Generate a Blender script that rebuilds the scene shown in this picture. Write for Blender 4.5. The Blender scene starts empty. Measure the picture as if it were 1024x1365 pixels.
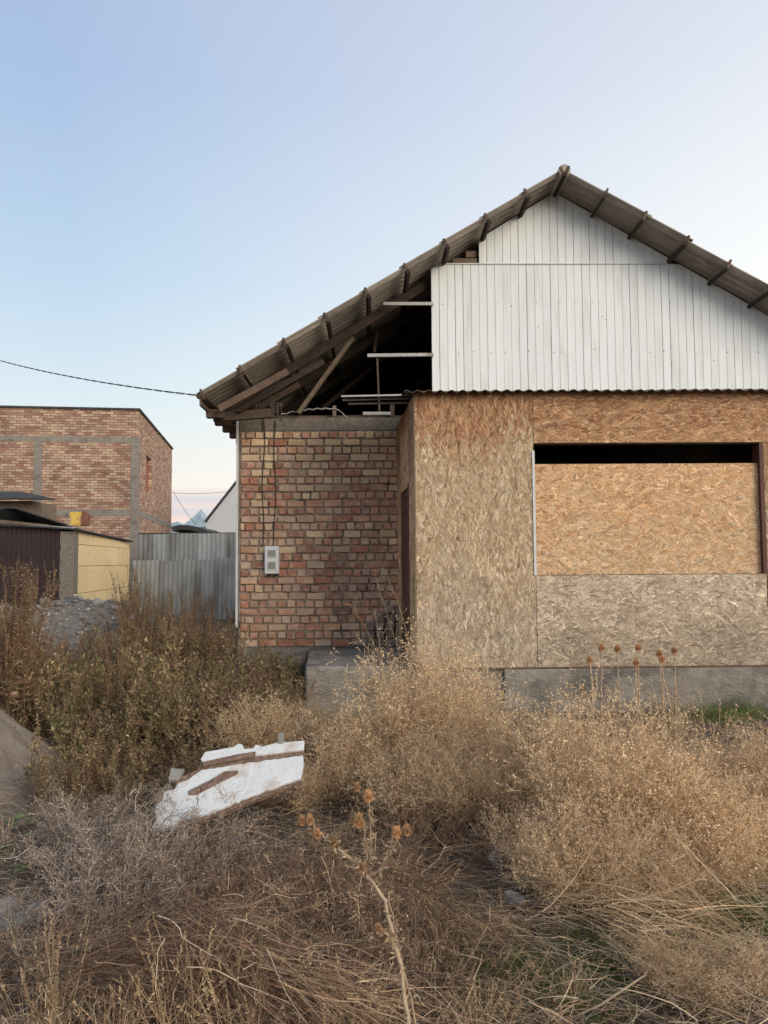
import bpy, math, random
import numpy as np
from mathutils import Vector, Matrix, Euler, noise as mnoise

random.seed(7)
RNG = np.random.default_rng(7)
S = bpy.context.scene
COL = S.collection
R = math.radians

# ------------------------------------------------------------------ camera
CAM_Z = 1.6
FOC = 1050.0
YAW, PITCH, ROLL = 0.93, 3.62, 0.40
cam_d = bpy.data.cameras.new('camera')
cam_d.sensor_fit = 'VERTICAL'
cam_d.sensor_height = 36.0
cam_d.lens = FOC / 1365.0 * 36.0
cam_d.clip_end = 3000
cam = bpy.data.objects.new('camera', cam_d)
COL.objects.link(cam)
CR = Matrix.Rotation(R(-YAW), 3, 'Z') @ Matrix.Rotation(R(90 + PITCH), 3, 'X') @ Matrix.Rotation(R(-ROLL), 3, 'Z')
cam.matrix_world = Matrix.Translation((0, 0, CAM_Z)) @ CR.to_4x4()
S.camera = cam

# ------------------------------------------------------------------ world
SUN_AZ = 138.0      # degrees to the right of the view direction (+Y)
SUN_EL = 20.0
w = bpy.data.worlds.new('World')
S.world = w
w.use_nodes = True
nt = w.node_tree
nt.nodes.clear()
N = nt.nodes.new
L = nt.links.new
out = N('ShaderNodeOutputWorld')
bg = N('ShaderNodeBackground')
bg.inputs['Strength'].default_value = 1.0
L(bg.outputs[0], out.inputs[0])
sky = N('ShaderNodeTexSky')
sky.sky_type = 'NISHITA'
sky.sun_disc = False
sky.sun_elevation = R(6.0)
sky.sun_rotation = R(SUN_AZ)
sky.altitude = 800
sky.air_density = 1.0
sky.dust_density = 1.5
sky.ozone_density = 2.5
# evening sky colour: pale blue overhead, whitening then peach at the horizon, brighter towards the set sun
geo = N('ShaderNodeTexCoord')
sep = N('ShaderNodeSeparateXYZ')
L(geo.outputs['Generated'], sep.inputs[0])
ramp = N('ShaderNodeValToRGB')
L(sep.outputs['Z'], ramp.inputs[0])
cr = ramp.color_ramp
stops = [(0.0, (0.64, 0.52, 0.44)), (0.05, (0.72, 0.59, 0.49)), (0.10, (0.69, 0.635, 0.565)), (0.19, (0.55, 0.615, 0.635)),
         (0.33, (0.40, 0.51, 0.62)), (0.52, (0.305, 0.40, 0.57)), (1.0, (0.30, 0.35, 0.43))]
while len(cr.elements) > 1:
    cr.elements.remove(cr.elements[-1])
cr.elements[0].position = stops[0][0]
cr.elements[0].color = stops[0][1] + (1,)
for p, c in stops[1:]:
    e = cr.elements.new(p)
    e.color = c + (1,)
sund = (math.sin(R(88)), math.cos(R(88)), 0.0)
dot = N('ShaderNodeVectorMath'); dot.operation = 'DOT_PRODUCT'
L(geo.outputs['Generated'], dot.inputs[0]); dot.inputs[1].default_value = sund
mr = N('ShaderNodeMapRange')
mr.inputs['From Min'].default_value = -0.30
mr.inputs['From Max'].default_value = 0.55
mr.inputs['To Min'].default_value = 0.0
mr.inputs['To Max'].default_value = 1.0
L(dot.outputs['Value'], mr.inputs['Value'])
glow = N('ShaderNodeMix'); glow.data_type = 'RGBA'
gz = N('ShaderNodeMapRange'); gz.inputs['From Min'].default_value = 0.1; gz.inputs['From Max'].default_value = 0.80
gz.inputs['To Min'].default_value = 1.0; gz.inputs['To Max'].default_value = 0.25
L(sep.outputs['Z'], gz.inputs['Value'])
gmul = N('ShaderNodeMath'); gmul.operation = 'MULTIPLY'
L(mr.outputs[0], gmul.inputs[0]); L(gz.outputs[0], gmul.inputs[1])
L(gmul.outputs[0], glow.inputs['Factor'])
L(ramp.outputs[0], glow.inputs['A'])
glow.inputs['B'].default_value = (0.91, 0.86, 0.785, 1)
# thin pink cloud bank low down
mp = N('ShaderNodeMapping'); mp.inputs['Scale'].default_value = (5, 5, 60)
L(geo.outputs['Generated'], mp.inputs[0])
cn = N('ShaderNodeTexNoise'); cn.inputs['Scale'].default_value = 1.4; cn.inputs['Detail'].default_value = 5
L(mp.outputs[0], cn.inputs['Vector'])
cr2 = N('ShaderNodeMapRange'); cr2.inputs['From Min'].default_value = 0.45; cr2.inputs['From Max'].default_value = 0.62
L(cn.outputs['Fac'], cr2.inputs['Value'])
band = N('ShaderNodeMapRange'); band.inputs['From Min'].default_value = 0.094; band.inputs['From Max'].default_value = 0.080
L(sep.outputs['Z'], band.inputs['Value'])
mlt = N('ShaderNodeMath'); mlt.operation = 'MULTIPLY'
L(cr2.outputs[0], mlt.inputs[0]); L(band.outputs[0], mlt.inputs[1])
mbase = N('ShaderNodeMath'); mbase.operation = 'MULTIPLY'; mbase.inputs[1].default_value = 0.6
L(band.outputs[0], mbase.inputs[0])
c1 = N('ShaderNodeMix'); c1.data_type = 'RGBA'; c1.inputs['B'].default_value = (0.42, 0.41, 0.50, 1)
L(mbase.outputs[0], c1.inputs['Factor']); L(glow.outputs['Result'], c1.inputs['A'])
c2 = N('ShaderNodeMix'); c2.data_type = 'RGBA'; c2.inputs['B'].default_value = (0.72, 0.54, 0.49, 1)
L(mlt.outputs[0], c2.inputs['Factor']); L(c1.outputs['Result'], c2.inputs['A'])
# physically based share of the sky on top of the haze colour
skm = N('ShaderNodeMix'); skm.data_type = 'RGBA'; skm.blend_type = 'ADD'
skm.inputs['Factor'].default_value = 0.02
L(c2.outputs['Result'], skm.inputs['A']); L(sky.outputs[0], skm.inputs['B'])
L(skm.outputs['Result'], bg.inputs['Color'])

sun_d = bpy.data.lights.new('sun', 'SUN')
sun_d.energy = 1.95
sun_d.angle = R(38)
sun_d.color = (1.0, 0.88, 0.74)
sun = bpy.data.objects.new('sun', sun_d)
COL.objects.link(sun)
sdir = Vector((math.sin(R(SUN_AZ)) * math.cos(R(SUN_EL)), math.cos(R(SUN_AZ)) * math.cos(R(SUN_EL)), math.sin(R(SUN_EL))))
sun.rotation_euler = sdir.to_track_quat('Z', 'Y').to_euler()
sun.location = (20, 0, 10)

S.view_settings.view_transform = 'Standard'
S.view_settings.look = 'None'
S.view_settings.exposure = 0.36
S.view_settings.gamma = 1.0
S.view_settings.use_curve_mapping = False
S.render.engine = 'CYCLES'
S.cycles.max_bounces = 6
S.cycles.diffuse_bounces = 4
S.cycles.transmission_bounces = 2

# ------------------------------------------------------------------ geometry of the picture
CRi = CR.inverted()
CP = Vector((0, 0, CAM_Z))


def ray(x, y):
    return CR @ Vector((x - 512.0, 682.5 - y, -FOC))


def at(x, y, Y):
    """where the sight line of a photograph pixel meets the upright plane Y"""
    d = ray(x, y)
    return CP + d * (Y / d.y)


def pg(x, y, z=0.0):
    d = ray(x, y)
    return CP + d * ((z - CAM_Z) / d.z)


# ------------------------------------------------------------------ helpers
MW = {}


def setp(o, label=None, cat=None, group=None, kind=None):
    if label: o['label'] = label
    if cat: o['category'] = cat
    if group: o['group'] = group
    if kind: o['kind'] = kind
    return o


def thing(name, label, cat, loc=(0, 0, 0), rz=0.0, group=None):
    o = bpy.data.objects.new(name, None)
    o.empty_display_size = 0.2
    COL.objects.link(o)
    o.location = loc
    o.rotation_euler = (0, 0, rz)
    MW[o.name] = Matrix.Translation(loc) @ Matrix.Rotation(rz, 4, 'Z')
    return setp(o, label, cat, group)


def mesh_from(name, V, F, mat=None, cols=None, smooth=False):
    me = bpy.data.meshes.new(name)
    V = np.asarray(V, dtype=np.float32)
    if isinstance(F, np.ndarray):
        nf, k = F.shape
        me.vertices.add(len(V)); me.vertices.foreach_set('co', V.ravel())
        me.loops.add(nf * k); me.loops.foreach_set('vertex_index', F.ravel().astype(np.int32))
        me.polygons.add(nf)
        me.polygons.foreach_set('loop_start', np.arange(0, nf * k, k, dtype=np.int32))
        me.polygons.foreach_set('loop_total', np.full(nf, k, dtype=np.int32))
        me.update(calc_edges=True)
    else:
        me.from_pydata([tuple(v) for v in V.tolist()], [], F)
        me.update()
    if cols is not None:
        a = me.color_attributes.new('Col', 'FLOAT_COLOR', 'POINT')
        c = np.ones((len(V), 4), dtype=np.float32)
        c[:, :3] = cols
        a.data.foreach_set('color', c.ravel())
    if smooth:
        me.polygons.foreach_set('use_smooth', np.ones(len(me.polygons), dtype=bool))
    if mat: me.materials.append(mat)
    return me


def obj(name, V, F, mat, parent=None, cols=None, smooth=False, local=False, centre=True):
    """one mesh object; V in world coordinates (or in the frame of the thing when local)"""
    V = np.asarray(V, dtype=np.float64)
    Mp = MW[parent.name] if parent is not None else Matrix.Identity(4)
    if not local and parent is not None:
        Mi = np.array(Mp.inverted())
        V = V @ Mi[:3, :3].T + Mi[:3, 3]
    c = (V.min(0) + V.max(0)) / 2 if centre else np.zeros(3)
    o = bpy.data.objects.new(name, mesh_from(name, V - c, F, mat, cols, smooth))
    COL.objects.link(o)
    o.location = c
    if parent is not None: o.parent = parent
    MW[o.name] = Mp @ Matrix.Translation(Vector(c))
    return o


class MB:
    def __init__(s):
        s.V = []; s.F = []

    def add(s, V, F):
        n = len(s.V)
        s.V += [tuple(v) for v in V]
        s.F += [tuple(i + n for i in f) for f in F]

    def box(s, a, b, ch=0.0):
        x0, y0, z0 = a; x1, y1, z1 = b
        s.add([(x0, y0, z0), (x1, y0, z0), (x1, y1, z0), (x0, y1, z0), (x0, y0, z1), (x1, y0, z1), (x1, y1, z1), (x0, y1, z1)],
              [(3, 2, 1, 0), (4, 5, 6, 7), (0, 1, 5, 4), (1, 2, 6, 5), (2, 3, 7, 6), (3, 0, 4, 7)])

    def beam(s, p, q, wd, ht, up=(0, 0, 1), twist=0.0):
        p = Vector(p); q = Vector(q)
        d = (q - p).normalized()
        u = Vector(up)
        sd = d.cross(u)
        if sd.length < 1e-4: sd = d.cross(Vector((0, 1, 0)))
        sd.normalize(); u = sd.cross(d).normalized()
        if twist:
            m = Matrix.Rotation(twist, 3, d); sd = m @ sd; u = m @ u
        vs = []
        for P in (p, q):
            for a, b in ((-1, -1), (1, -1), (1, 1), (-1, 1)):
                vs.append(P + sd * a * wd / 2 + u * b * ht / 2)
        s.add(vs, [(0, 1, 2, 3), (7, 6, 5, 4), (1, 0, 4, 5), (2, 1, 5, 6), (3, 2, 6, 7), (0, 3, 7, 4)])

    def tube(s, pts, r, n=6, r1=None):
        pts = [Vector(p) for p in pts]
        m = len(pts); base = len(s.V)
        for i, p in enumerate(pts):
            t = (pts[min(i + 1, m - 1)] - pts[max(i - 1, 0)]).normalized()
            a = t.orthogonal().normalized() if i == 0 else (pa - t * pa.dot(t)).normalized()
            pa = a
            b = t.cross(a)
            rr = r if r1 is None else r + (r1 - r) * i / (m - 1)
            for k in range(n):
                an = 2 * math.pi * k / n
                s.V.append(tuple(p + a * math.cos(an) * rr + b * math.sin(an) * rr))
        for i in range(m - 1):
            for k in range(n):
                s.F.append((base + i * n + k, base + i * n + (k + 1) % n, base + (i + 1) * n + (k + 1) % n, base + (i + 1) * n + k))
        s.F.append(tuple(base + k for k in range(n))[::-1])
        s.F.append(tuple(base + (m - 1) * n + k for k in range(n)))

    def build(s, name, mat, parent=None, **k):
        return obj(name, s.V, s.F, mat, parent, **k)


def box_obj(name, a, b, mat, parent=None, bev=0.0, jit=0.0, local=False):
    m = MB(); m.box(a, b)
    o = m.build(name, mat, parent, local=local)
    if bev or jit: soften(o.data, bev, jit)
    return o


def soften(me, bev, jit=0.0):
    import bmesh
    bm = bmesh.new(); bm.from_mesh(me)
    if jit:
        for v in bm.verts:
            v.co += Vector((random.uniform(-jit, jit), random.uniform(-jit, jit), random.uniform(-jit, jit)))
    if bev:
        bmesh.ops.bevel(bm, geom=bm.edges[:], offset=bev, segments=1, affect='EDGES', profile=0.5)
    bm.to_mesh(me); bm.free()


# value noise in the plane
def _h(i, j, s):
    v = np.sin(i * 127.1 + j * 311.7 + s * 74.7) * 43758.5453
    return v - np.floor(v)


def vn(x, y, s=0):
    x = np.asarray(x, float); y = np.asarray(y, float)
    i = np.floor(x); j = np.floor(y); fx = x - i; fy = y - j
    fx = fx * fx * (3 - 2 * fx); fy = fy * fy * (3 - 2 * fy)
    return (_h(i, j, s) * (1 - fx) + _h(i + 1, j, s) * fx) * (1 - fy) + (_h(i, j + 1, s) * (1 - fx) + _h(i + 1, j + 1, s) * fx) * fy


def fbm(x, y, s=0, o=4):
    t = 0; a = 0.5
    for k in range(o):
        t = t + a * (vn(np.asarray(x) * 2 ** k, np.asarray(y) * 2 ** k, s + k) - 0.5); a *= 0.5
    return t


# ------------------------------------------------------------------ materials
def mat(name, c1, c2=None, scale=8.0, rough=0.85, bump=0.0, bscale=40.0, stretch=(1, 1, 1), c3=None, s3=3.0, t3=(0.55, 0.7),
        metal=0.0, attr=False, rnd=0.0, coord='Object', spec=0.3, trans=0.0, detail=6):
    m = bpy.data.materials.new(name); m.use_nodes = True
    t = m.node_tree; n = t.nodes.new; l = t.links.new
    b = t.nodes['Principled BSDF']
    b.inputs['Roughness'].default_value = rough
    b.inputs['Metallic'].default_value = metal
    b.inputs['Specular IOR Level'].default_value = spec
    tc = n('ShaderNodeTexCoord'); mpg = n('ShaderNodeMapping'); mpg.inputs['Scale'].default_value = stretch
    vec = tc.outputs[coord]
    oi = n('ShaderNodeObjectInfo')
    if rnd:
        ad = n('ShaderNodeVectorMath'); ad.operation = 'ADD'
        mu = n('ShaderNodeMath'); mu.operation = 'MULTIPLY'; mu.inputs[1].default_value = 37.0
        l(oi.outputs['Random'], mu.inputs[0]); l(vec, ad.inputs[0]); l(mu.outputs[0], ad.inputs[1]); vec = ad.outputs[0]
    l(vec, mpg.inputs[0])
    no = n('ShaderNodeTexNoise'); no.inputs['Scale'].default_value = scale; no.inputs['Detail'].default_value = detail
    no.inputs['Roughness'].default_value = 0.65
    l(mpg.outputs[0], no.inputs['Vector'])
    mr_ = n('ShaderNodeMapRange'); mr_.inputs['From Min'].default_value = 0.3; mr_.inputs['From Max'].default_value = 0.7
    l(no.outputs['Fac'], mr_.inputs['Value'])
    mx = n('ShaderNodeMix'); mx.data_type = 'RGBA'
    mx.inputs['A'].default_value = (*c1, 1); mx.inputs['B'].default_value = (*(c2 or c1), 1)
    l(mr_.outputs[0], mx.inputs['Factor'])
    cur = mx.outputs['Result']
    if c3:
        n3 = n('ShaderNodeTexNoise'); n3.inputs['Scale'].default_value = s3; n3.inputs['Detail'].default_value = 5
        l(mpg.outputs[0], n3.inputs['Vector'])
        m3 = n('ShaderNodeMapRange'); m3.inputs['From Min'].default_value = t3[0]; m3.inputs['From Max'].default_value = t3[1]
        l(n3.outputs['Fac'], m3.inputs['Value'])
        x3 = n('ShaderNodeMix'); x3.data_type = 'RGBA'; x3.inputs['B'].default_value = (*c3, 1)
        l(m3.outputs[0], x3.inputs['Factor']); l(cur, x3.inputs['A']); cur = x3.outputs['Result']
    if attr:
        at_ = n('ShaderNodeAttribute'); at_.attribute_name = 'Col'
        xm = n('ShaderNodeMix'); xm.data_type = 'RGBA'; xm.blend_type = 'MULTIPLY'; xm.inputs['Factor'].default_value = 1
        l(cur, xm.inputs['A']); l(at_.outputs['Color'], xm.inputs['B']); cur = xm.outputs['Result']
    if rnd:
        hv = n('ShaderNodeHueSaturation')
        rr = n('ShaderNodeMapRange'); rr.inputs['To Min'].default_value = 1 - rnd; rr.inputs['To Max'].default_value = 1 + rnd
        l(oi.outputs['Random'], rr.inputs['Value']); l(rr.outputs[0], hv.inputs['Value']); l(cur, hv.inputs['Color'])
        cur = hv.outputs[0]
    l(cur, b.inputs['Base Color'])
    if bump:
        nb = n('ShaderNodeTexNoise'); nb.inputs['Scale'].default_value = bscale; nb.inputs['Detail'].default_value = 6
        l(mpg.outputs[0], nb.inputs['Vector'])
        bp = n('ShaderNodeBump'); bp.inputs['Strength'].default_value = bump; bp.inputs['Distance'].default_value = 0.02
        l(nb.outputs['Fac'], bp.inputs['Height']); l(bp.outputs[0], b.inputs['Normal'])
    if trans:
        tr = n('ShaderNodeBsdfTranslucent'); ms = n('ShaderNodeMixShader'); ms.inputs[0].default_value = trans
        l(cur, tr.inputs['Color']); l(b.outputs[0], ms.inputs[1]); l(tr.outputs[0], ms.inputs[2])
        l(ms.outputs[0], t.nodes['Material Output'].inputs['Surface'])
    return m


M = {}
M['plant'] = mat('dry_plant', (0.9, 0.9, 0.9), (1.05, 1.05, 1.05), scale=6, rough=0.9, attr=True, trans=0.36, spec=0.15, rnd=0.22)
M['mortar'] = mat('mortar', (0.20, 0.155, 0.12), (0.44, 0.35, 0.275), scale=14, rough=0.95, bump=0.9, bscale=60, c3=(0.10, 0.07, 0.06), s3=5)
BR = [(0.49, 0.222, 0.142), (0.57, 0.315, 0.20), (0.66, 0.455, 0.29), (0.70, 0.52, 0.315), (0.40, 0.207, 0.145), (0.59, 0.42, 0.295), (0.54, 0.345, 0.24)]
for i, c in enumerate(BR):
    M['brick%d' % i] = mat('brick_clay_%d' % i, c, tuple(v * 0.78 for v in c), scale=20, rough=0.92, bump=0.9, bscale=55,
                           c3=tuple(0.5 * v + 0.5 * g for v, g in zip(c, (0.60, 0.45, 0.31))), s3=10, t3=(0.46, 0.62), rnd=0.17)
M['brick_grey'] = mat('stacked_brick_clay', (0.30, 0.22, 0.17), (0.22, 0.16, 0.13), scale=18, rough=0.95, bump=0.5, c3=(0.36, 0.30, 0.24), s3=8, rnd=0.25)
M['concrete'] = mat('concrete', (0.21, 0.185, 0.16), (0.30, 0.27, 0.235), scale=5, rough=0.95, bump=0.8, bscale=35, c3=(0.11, 0.095, 0.085), s3=2.2)
M['slab'] = mat('slab_concrete', (0.17, 0.15, 0.125), (0.31, 0.28, 0.235), scale=5, stretch=(1, 1, 1.6), rough=0.95, bump=0.9, bscale=28, c3=(0.13, 0.12, 0.105), s3=1.8, t3=(0.5, 0.62))
M['beam'] = mat('tie_beam_concrete', (0.15, 0.13, 0.11), (0.24, 0.21, 0.175), scale=7, rough=0.95, bump=1.0, bscale=45, c3=(0.30, 0.27, 0.23), s3=16, t3=(0.56, 0.72))
M['wood_dark'] = mat('old_wood', (0.085, 0.058, 0.042), (0.15, 0.105, 0.075), scale=9, stretch=(1, 1, 1), rough=0.9, bump=0.5, bscale=40, rnd=0.3)
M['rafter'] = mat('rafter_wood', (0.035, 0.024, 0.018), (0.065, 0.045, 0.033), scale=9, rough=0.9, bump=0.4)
M['wood'] = mat('bare_wood', (0.15, 0.11, 0.078), (0.24, 0.18, 0.125), scale=9, rough=0.9, bump=0.5, bscale=40, rnd=0.25)
M['wood_grey'] = mat('grey_wood', (0.20, 0.185, 0.165), (0.32, 0.30, 0.27), scale=10, rough=0.9, bump=0.5, bscale=50, rnd=0.2)
M['roof'] = mat('fibre_cement', (0.29, 0.255, 0.21), (0.40, 0.355, 0.30), scale=6, rough=0.93, bump=0.4, bscale=60, c3=(0.24, 0.21, 0.175), s3=3, rnd=0.2)
M['metal_sheet'] = mat('weathered_sheet', (0.36, 0.35, 0.33), (0.50, 0.49, 0.46), scale=6, rough=0.7, bump=0.2, c3=(0.28, 0.22, 0.17), s3=4, metal=0.0)
M['white'] = mat('white_paint', (0.73, 0.77, 0.76), (0.79, 0.82, 0.81), scale=3, stretch=(6, 1, 0.8), rough=0.6, bump=0.08, bscale=20, c3=(0.60, 0.61, 0.58), s3=1.6, t3=(0.5, 0.85), rnd=0.03)
M['whiteframe'] = mat('white_batten', (0.55, 0.54, 0.52), (0.70, 0.69, 0.66), scale=6, rough=0.7)
M['fence'] = mat('grey_sheet', (0.30, 0.315, 0.31), (0.44, 0.455, 0.445), scale=2.2, stretch=(1, 1, 0.35), rough=0.8, bump=0.2, c3=(0.17, 0.16, 0.15), s3=1.5, t3=(0.5, 0.7), rnd=0.22)
M['gate'] = mat('brown_painted_metal', (0.045, 0.028, 0.028), (0.065, 0.042, 0.040), scale=3, rough=0.55, bump=0.1)
M['yellow'] = mat('yellow_block', (0.97, 0.72, 0.38), (0.98, 0.77, 0.45), scale=3, rough=0.85, bump=0.2, bscale=25, c3=(0.62, 0.45, 0.20), s3=4, t3=(0.6, 0.8), rnd=0.04)
M['pier'] = mat('pebble_render', (0.16, 0.14, 0.11), (0.36, 0.31, 0.24), scale=24, rough=0.95, bump=1.0, bscale=30)
M['tar'] = mat('roofing_felt', (0.035, 0.035, 0.035), (0.07, 0.07, 0.068), scale=3, rough=0.8, bump=0.4)
M['soil'] = mat('soil', (0.065, 0.05, 0.038), (0.12, 0.094, 0.07), scale=3, rough=1.0, bump=1.0, bscale=20, c3=(0.15, 0.12, 0.09), s3=0.7, t3=(0.55, 0.75), coord='Object')
M['sand'] = mat('sand', (0.18, 0.15, 0.125), (0.27, 0.23, 0.19), scale=5, rough=1.0, bump=0.9, bscale=16, c3=(0.20, 0.155, 0.12), s3=3.0)
M['gravel'] = mat('gravel', (0.14, 0.125, 0.108), (0.24, 0.215, 0.19), scale=9, rough=0.97, bump=1.0, bscale=28, c3=(0.10, 0.095, 0.095), s3=3)
M['stone'] = mat('stone', (0.26, 0.245, 0.225), (0.40, 0.375, 0.345), scale=9, rough=0.9, bump=0.5, bscale=22, rnd=0.35)
M['black'] = mat('black_plastic', (0.015, 0.015, 0.015), rough=0.6)
M['iron'] = mat('dark_iron', (0.06, 0.05, 0.045), (0.12, 0.09, 0.07), scale=30, rough=0.75)
M['door'] = mat('brown_door', (0.085, 0.035, 0.025), (0.12, 0.055, 0.04), scale=6, rough=0.6, stretch=(1, 1, 0.3))
M['plastic'] = mat('white_plastic', (0.66, 0.67, 0.65), (0.72, 0.73, 0.71), scale=6, rough=0.45)
M['glassy'] = mat('meter_window', (0.24, 0.24, 0.19), (0.34, 0.33, 0.27), scale=30, rough=0.25, spec=0.5)
M['board'] = mat('chipped_white_board', (0.58, 0.59, 0.58), (0.68, 0.69, 0.68), scale=5, rough=0.75, bump=0.4, bscale=40, c3=(0.46, 0.37, 0.30), s3=7, t3=(0.52, 0.74))
M['boardedge'] = mat('torn_board', (0.10, 0.06, 0.042), (0.30, 0.205, 0.15), scale=26, rough=0.95, bump=0.8)
M['osb'] = mat('osb_core', (0.30, 0.205, 0.12), (0.40, 0.28, 0.17), scale=30, rough=0.9)
M['flake'] = mat('wood_flake', (0.85, 0.85, 0.85), (1.1, 1.1, 1.1), scale=18, rough=0.75, attr=True, bump=0.5, bscale=45, spec=0.2)
M['plaster'] = mat('white_plaster', (0.50, 0.52, 0.55), (0.58, 0.60, 0.62), scale=1.5, rough=0.9)
M['zinc'] = mat('pale_blue_roof', (0.30, 0.39, 0.44), (0.38, 0.47, 0.51), scale=2, rough=0.6)
M['clad_back'] = mat('grey_backing', (0.30, 0.29, 0.28), rough=0.9)
M['interior'] = mat('interior_shade', (0.04, 0.03, 0.022), (0.06, 0.045, 0.03), scale=5, rough=0.95)  # near-black base colour carries the shade of the attic and room


def brick_tex(name, sc, c1, c2, mort):
    """far brickwork whose single bricks are a few pixels: brick pattern with relief"""
    m = bpy.data.materials.new(name); m.use_nodes = True
    t = m.node_tree; n = t.nodes.new; l = t.links.new; b = t.nodes['Principled BSDF']; b.inputs['Roughness'].default_value = 0.95
    b.inputs['Specular IOR Level'].default_value = 0.15
    tc = n('ShaderNodeTexCoord'); sp = n('ShaderNodeSeparateXYZ'); l(tc.outputs['Object'], sp.inputs[0])
    ad = n('ShaderNodeMath'); ad.operation = 'ADD'; l(sp.outputs['X'], ad.inputs[0]); l(sp.outputs['Y'], ad.inputs[1])
    cb = n('ShaderNodeCombineXYZ'); l(ad.outputs[0], cb.inputs['X']); l(sp.outputs['Z'], cb.inputs['Y'])
    wn = n('ShaderNodeTexNoise'); wn.inputs['Scale'].default_value = 6; l(cb.outputs[0], wn.inputs['Vector'])
    ws = n('ShaderNodeVectorMath'); ws.operation = 'SCALE'; ws.inputs['Scale'].default_value = 0.03; l(wn.outputs['Color'], ws.inputs[0])
    wa = n('ShaderNodeVectorMath'); wa.operation = 'ADD'; l(cb.outputs[0], wa.inputs[0]); l(ws.outputs[0], wa.inputs[1])
    br = n('ShaderNodeTexBrick'); br.offset = 0.5
    br.inputs['Color1'].default_value = (*c1, 1); br.inputs['Color2'].default_value = (*c2, 1); br.inputs['Mortar'].default_value = (*mort, 1)
    br.inputs['Scale'].default_value = 1.0; br.inputs['Mortar Size'].default_value = 0.011; br.inputs['Mortar Smooth'].default_value = 0.3
    br.inputs['Brick Width'].default_value = sc; br.inputs['Row Height'].default_value = 0.098
    br.inputs['Bias'].default_value = 0.1
    l(wa.outputs[0], br.inputs['Vector'])
    # per-brick tint
    n2 = n('ShaderNodeTexNoise'); n2.inputs['Scale'].default_value = 1.2; n2.inputs['Detail'].default_value = 8; n2.inputs['Roughness'].default_value = 0.75
    l(cb.outputs[0], n2.inputs['Vector'])
    rr = n('ShaderNodeMapRange'); rr.inputs['From Min'].default_value = 0.3; rr.inputs['From Max'].default_value = 0.7
    rr.inputs['To Min'].default_value = 0.62; rr.inputs['To Max'].default_value = 1.3; l(n2.outputs['Fac'], rr.inputs['Value'])
    hv = n('ShaderNodeHueSaturation'); l(rr.outputs[0], hv.inputs['Value']); l(br.outputs['Color'], hv.inputs['Color'])
    l(hv.outputs[0], b.inputs['Base Color'])
    bp = n('ShaderNodeBump'); bp.inputs['Strength'].default_value = 0.8; bp.inputs['Distance'].default_value = 0.015; bp.invert = True
    l(br.outputs['Fac'], bp.inputs['Height']); l(bp.outputs[0], b.inputs['Normal'])
    return m


M['far_brick'] = brick_tex('far_brickwork', 0.26, (0.28, 0.125, 0.085), (0.56, 0.40, 0.28), (0.20, 0.165, 0.14))

# ------------------------------------------------------------------ ground
GR = [(-4.75, 12.4, 0.98, 2.1, 1.5), (-2.6, 11.9, 0.50, 1.3, 1.2)]      # gravel ridge: x, y, height, sx, sy
SD = [(-3.12, 5.5, 0.76, 0.50, 0.75)]


def H(x, y):
    x = np.asarray(x, float); y = np.asarray(y, float)
    return 0.16 * fbm(x * 0.7, y * 0.7, 3) + 0.05 * fbm(x * 4, y * 4, 9, 3)


def heap(x, y, L_, s, amp):
    x = np.asarray(x, float); y = np.asarray(y, float)
    h = 0
    for cx, cy, hh, sx, sy in L_:
        r2 = ((x - cx) / sx) ** 2 + ((y - cy) / sy) ** 2
        h = np.maximum(h, hh * np.exp(-0.5 * r2 ** 1.25))
    return h * (1 + amp * fbm(x * 2.2, y * 2.2, s)) + amp * 0.25 * h * fbm(x * 9, y * 9, s + 5)


def HT(x, y):
    return H(x, y) + heap(x, y, GR, 21, 0.35) + heap(x, y, SD, 31, 0.3)


def grid_obj(name, X, Y, Z, m, parent=None):
    ny, nx = X.shape
    V = np.stack([X.ravel(), Y.ravel(), Z.ravel()], 1)
    i = np.arange(ny - 1)[:, None] * nx + np.arange(nx - 1)[None, :]
    F = np.stack([i, i + 1, i + 1 + nx, i + nx], -1).reshape(-1, 4)
    return obj(name, V, F, m, parent, smooth=True, centre=False)


u = np.linspace(-1, 1, 300)
gx = 7.5 * u + 900 * u ** 13
gy = 7.0 + 7.5 * u + 900 * u ** 13
X, Y = np.meshgrid(gx, gy)
g = grid_obj('ground', X, Y, H(X, Y), M['soil'])
setp(g, 'bare brown soil of the overgrown plot', None, kind='structure')

X, Y = np.meshgrid(np.linspace(-11, 1.0, 170), np.linspace(8.2, 16.5, 110))
hh = heap(X, Y, GR, 21, 0.35)
t = thing('gravel_heap', 'long grey heap of gravel and cobbles in front of the brown garage', 'gravel heap', (-4.7, 12.3, 0))
grid_obj('heap_body', X, Y, H(X, Y) + hh - 0.06 + 0.06 * np.clip(hh * 6, 0, 1), M['gravel'], t)
GRAVEL = t
X, Y = np.meshgrid(np.linspace(-5.2, -0.9, 120), np.linspace(3.2, 8.0, 120))
hh = heap(X, Y, SD, 31, 0.3) * (1 + .22 * fbm(X * 6, Y * 6, 77)) 
t = grid_obj('sand_heap', X, Y, H(X, Y) + hh - 0.05 + 0.05 * np.clip(hh * 6, 0, 1), M['sand'])
setp(t, 'smooth heap of brown sand at the left edge among the weeds', 'sand heap')


def stone_mesh(seed, sub=1):
    import bmesh
    bm = bmesh.new()
    bmesh.ops.create_icosphere(bm, subdivisions=sub, radius=1)
    o = Vector((seed * 3.1, seed * 1.7, 0))
    for v in bm.verts:
        f = 1 + 0.55 * mnoise.noise(v.co * 0.9 + o) + 0.2 * mnoise.noise(v.co * 2.3 + o)
        v.co = Vector((v.co.x * f, v.co.y * f * 0.85, v.co.z * f * 0.62))
    me = bpy.data.meshes.new('stone'); bm.to_mesh(me); bm.free()
    return me


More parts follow.
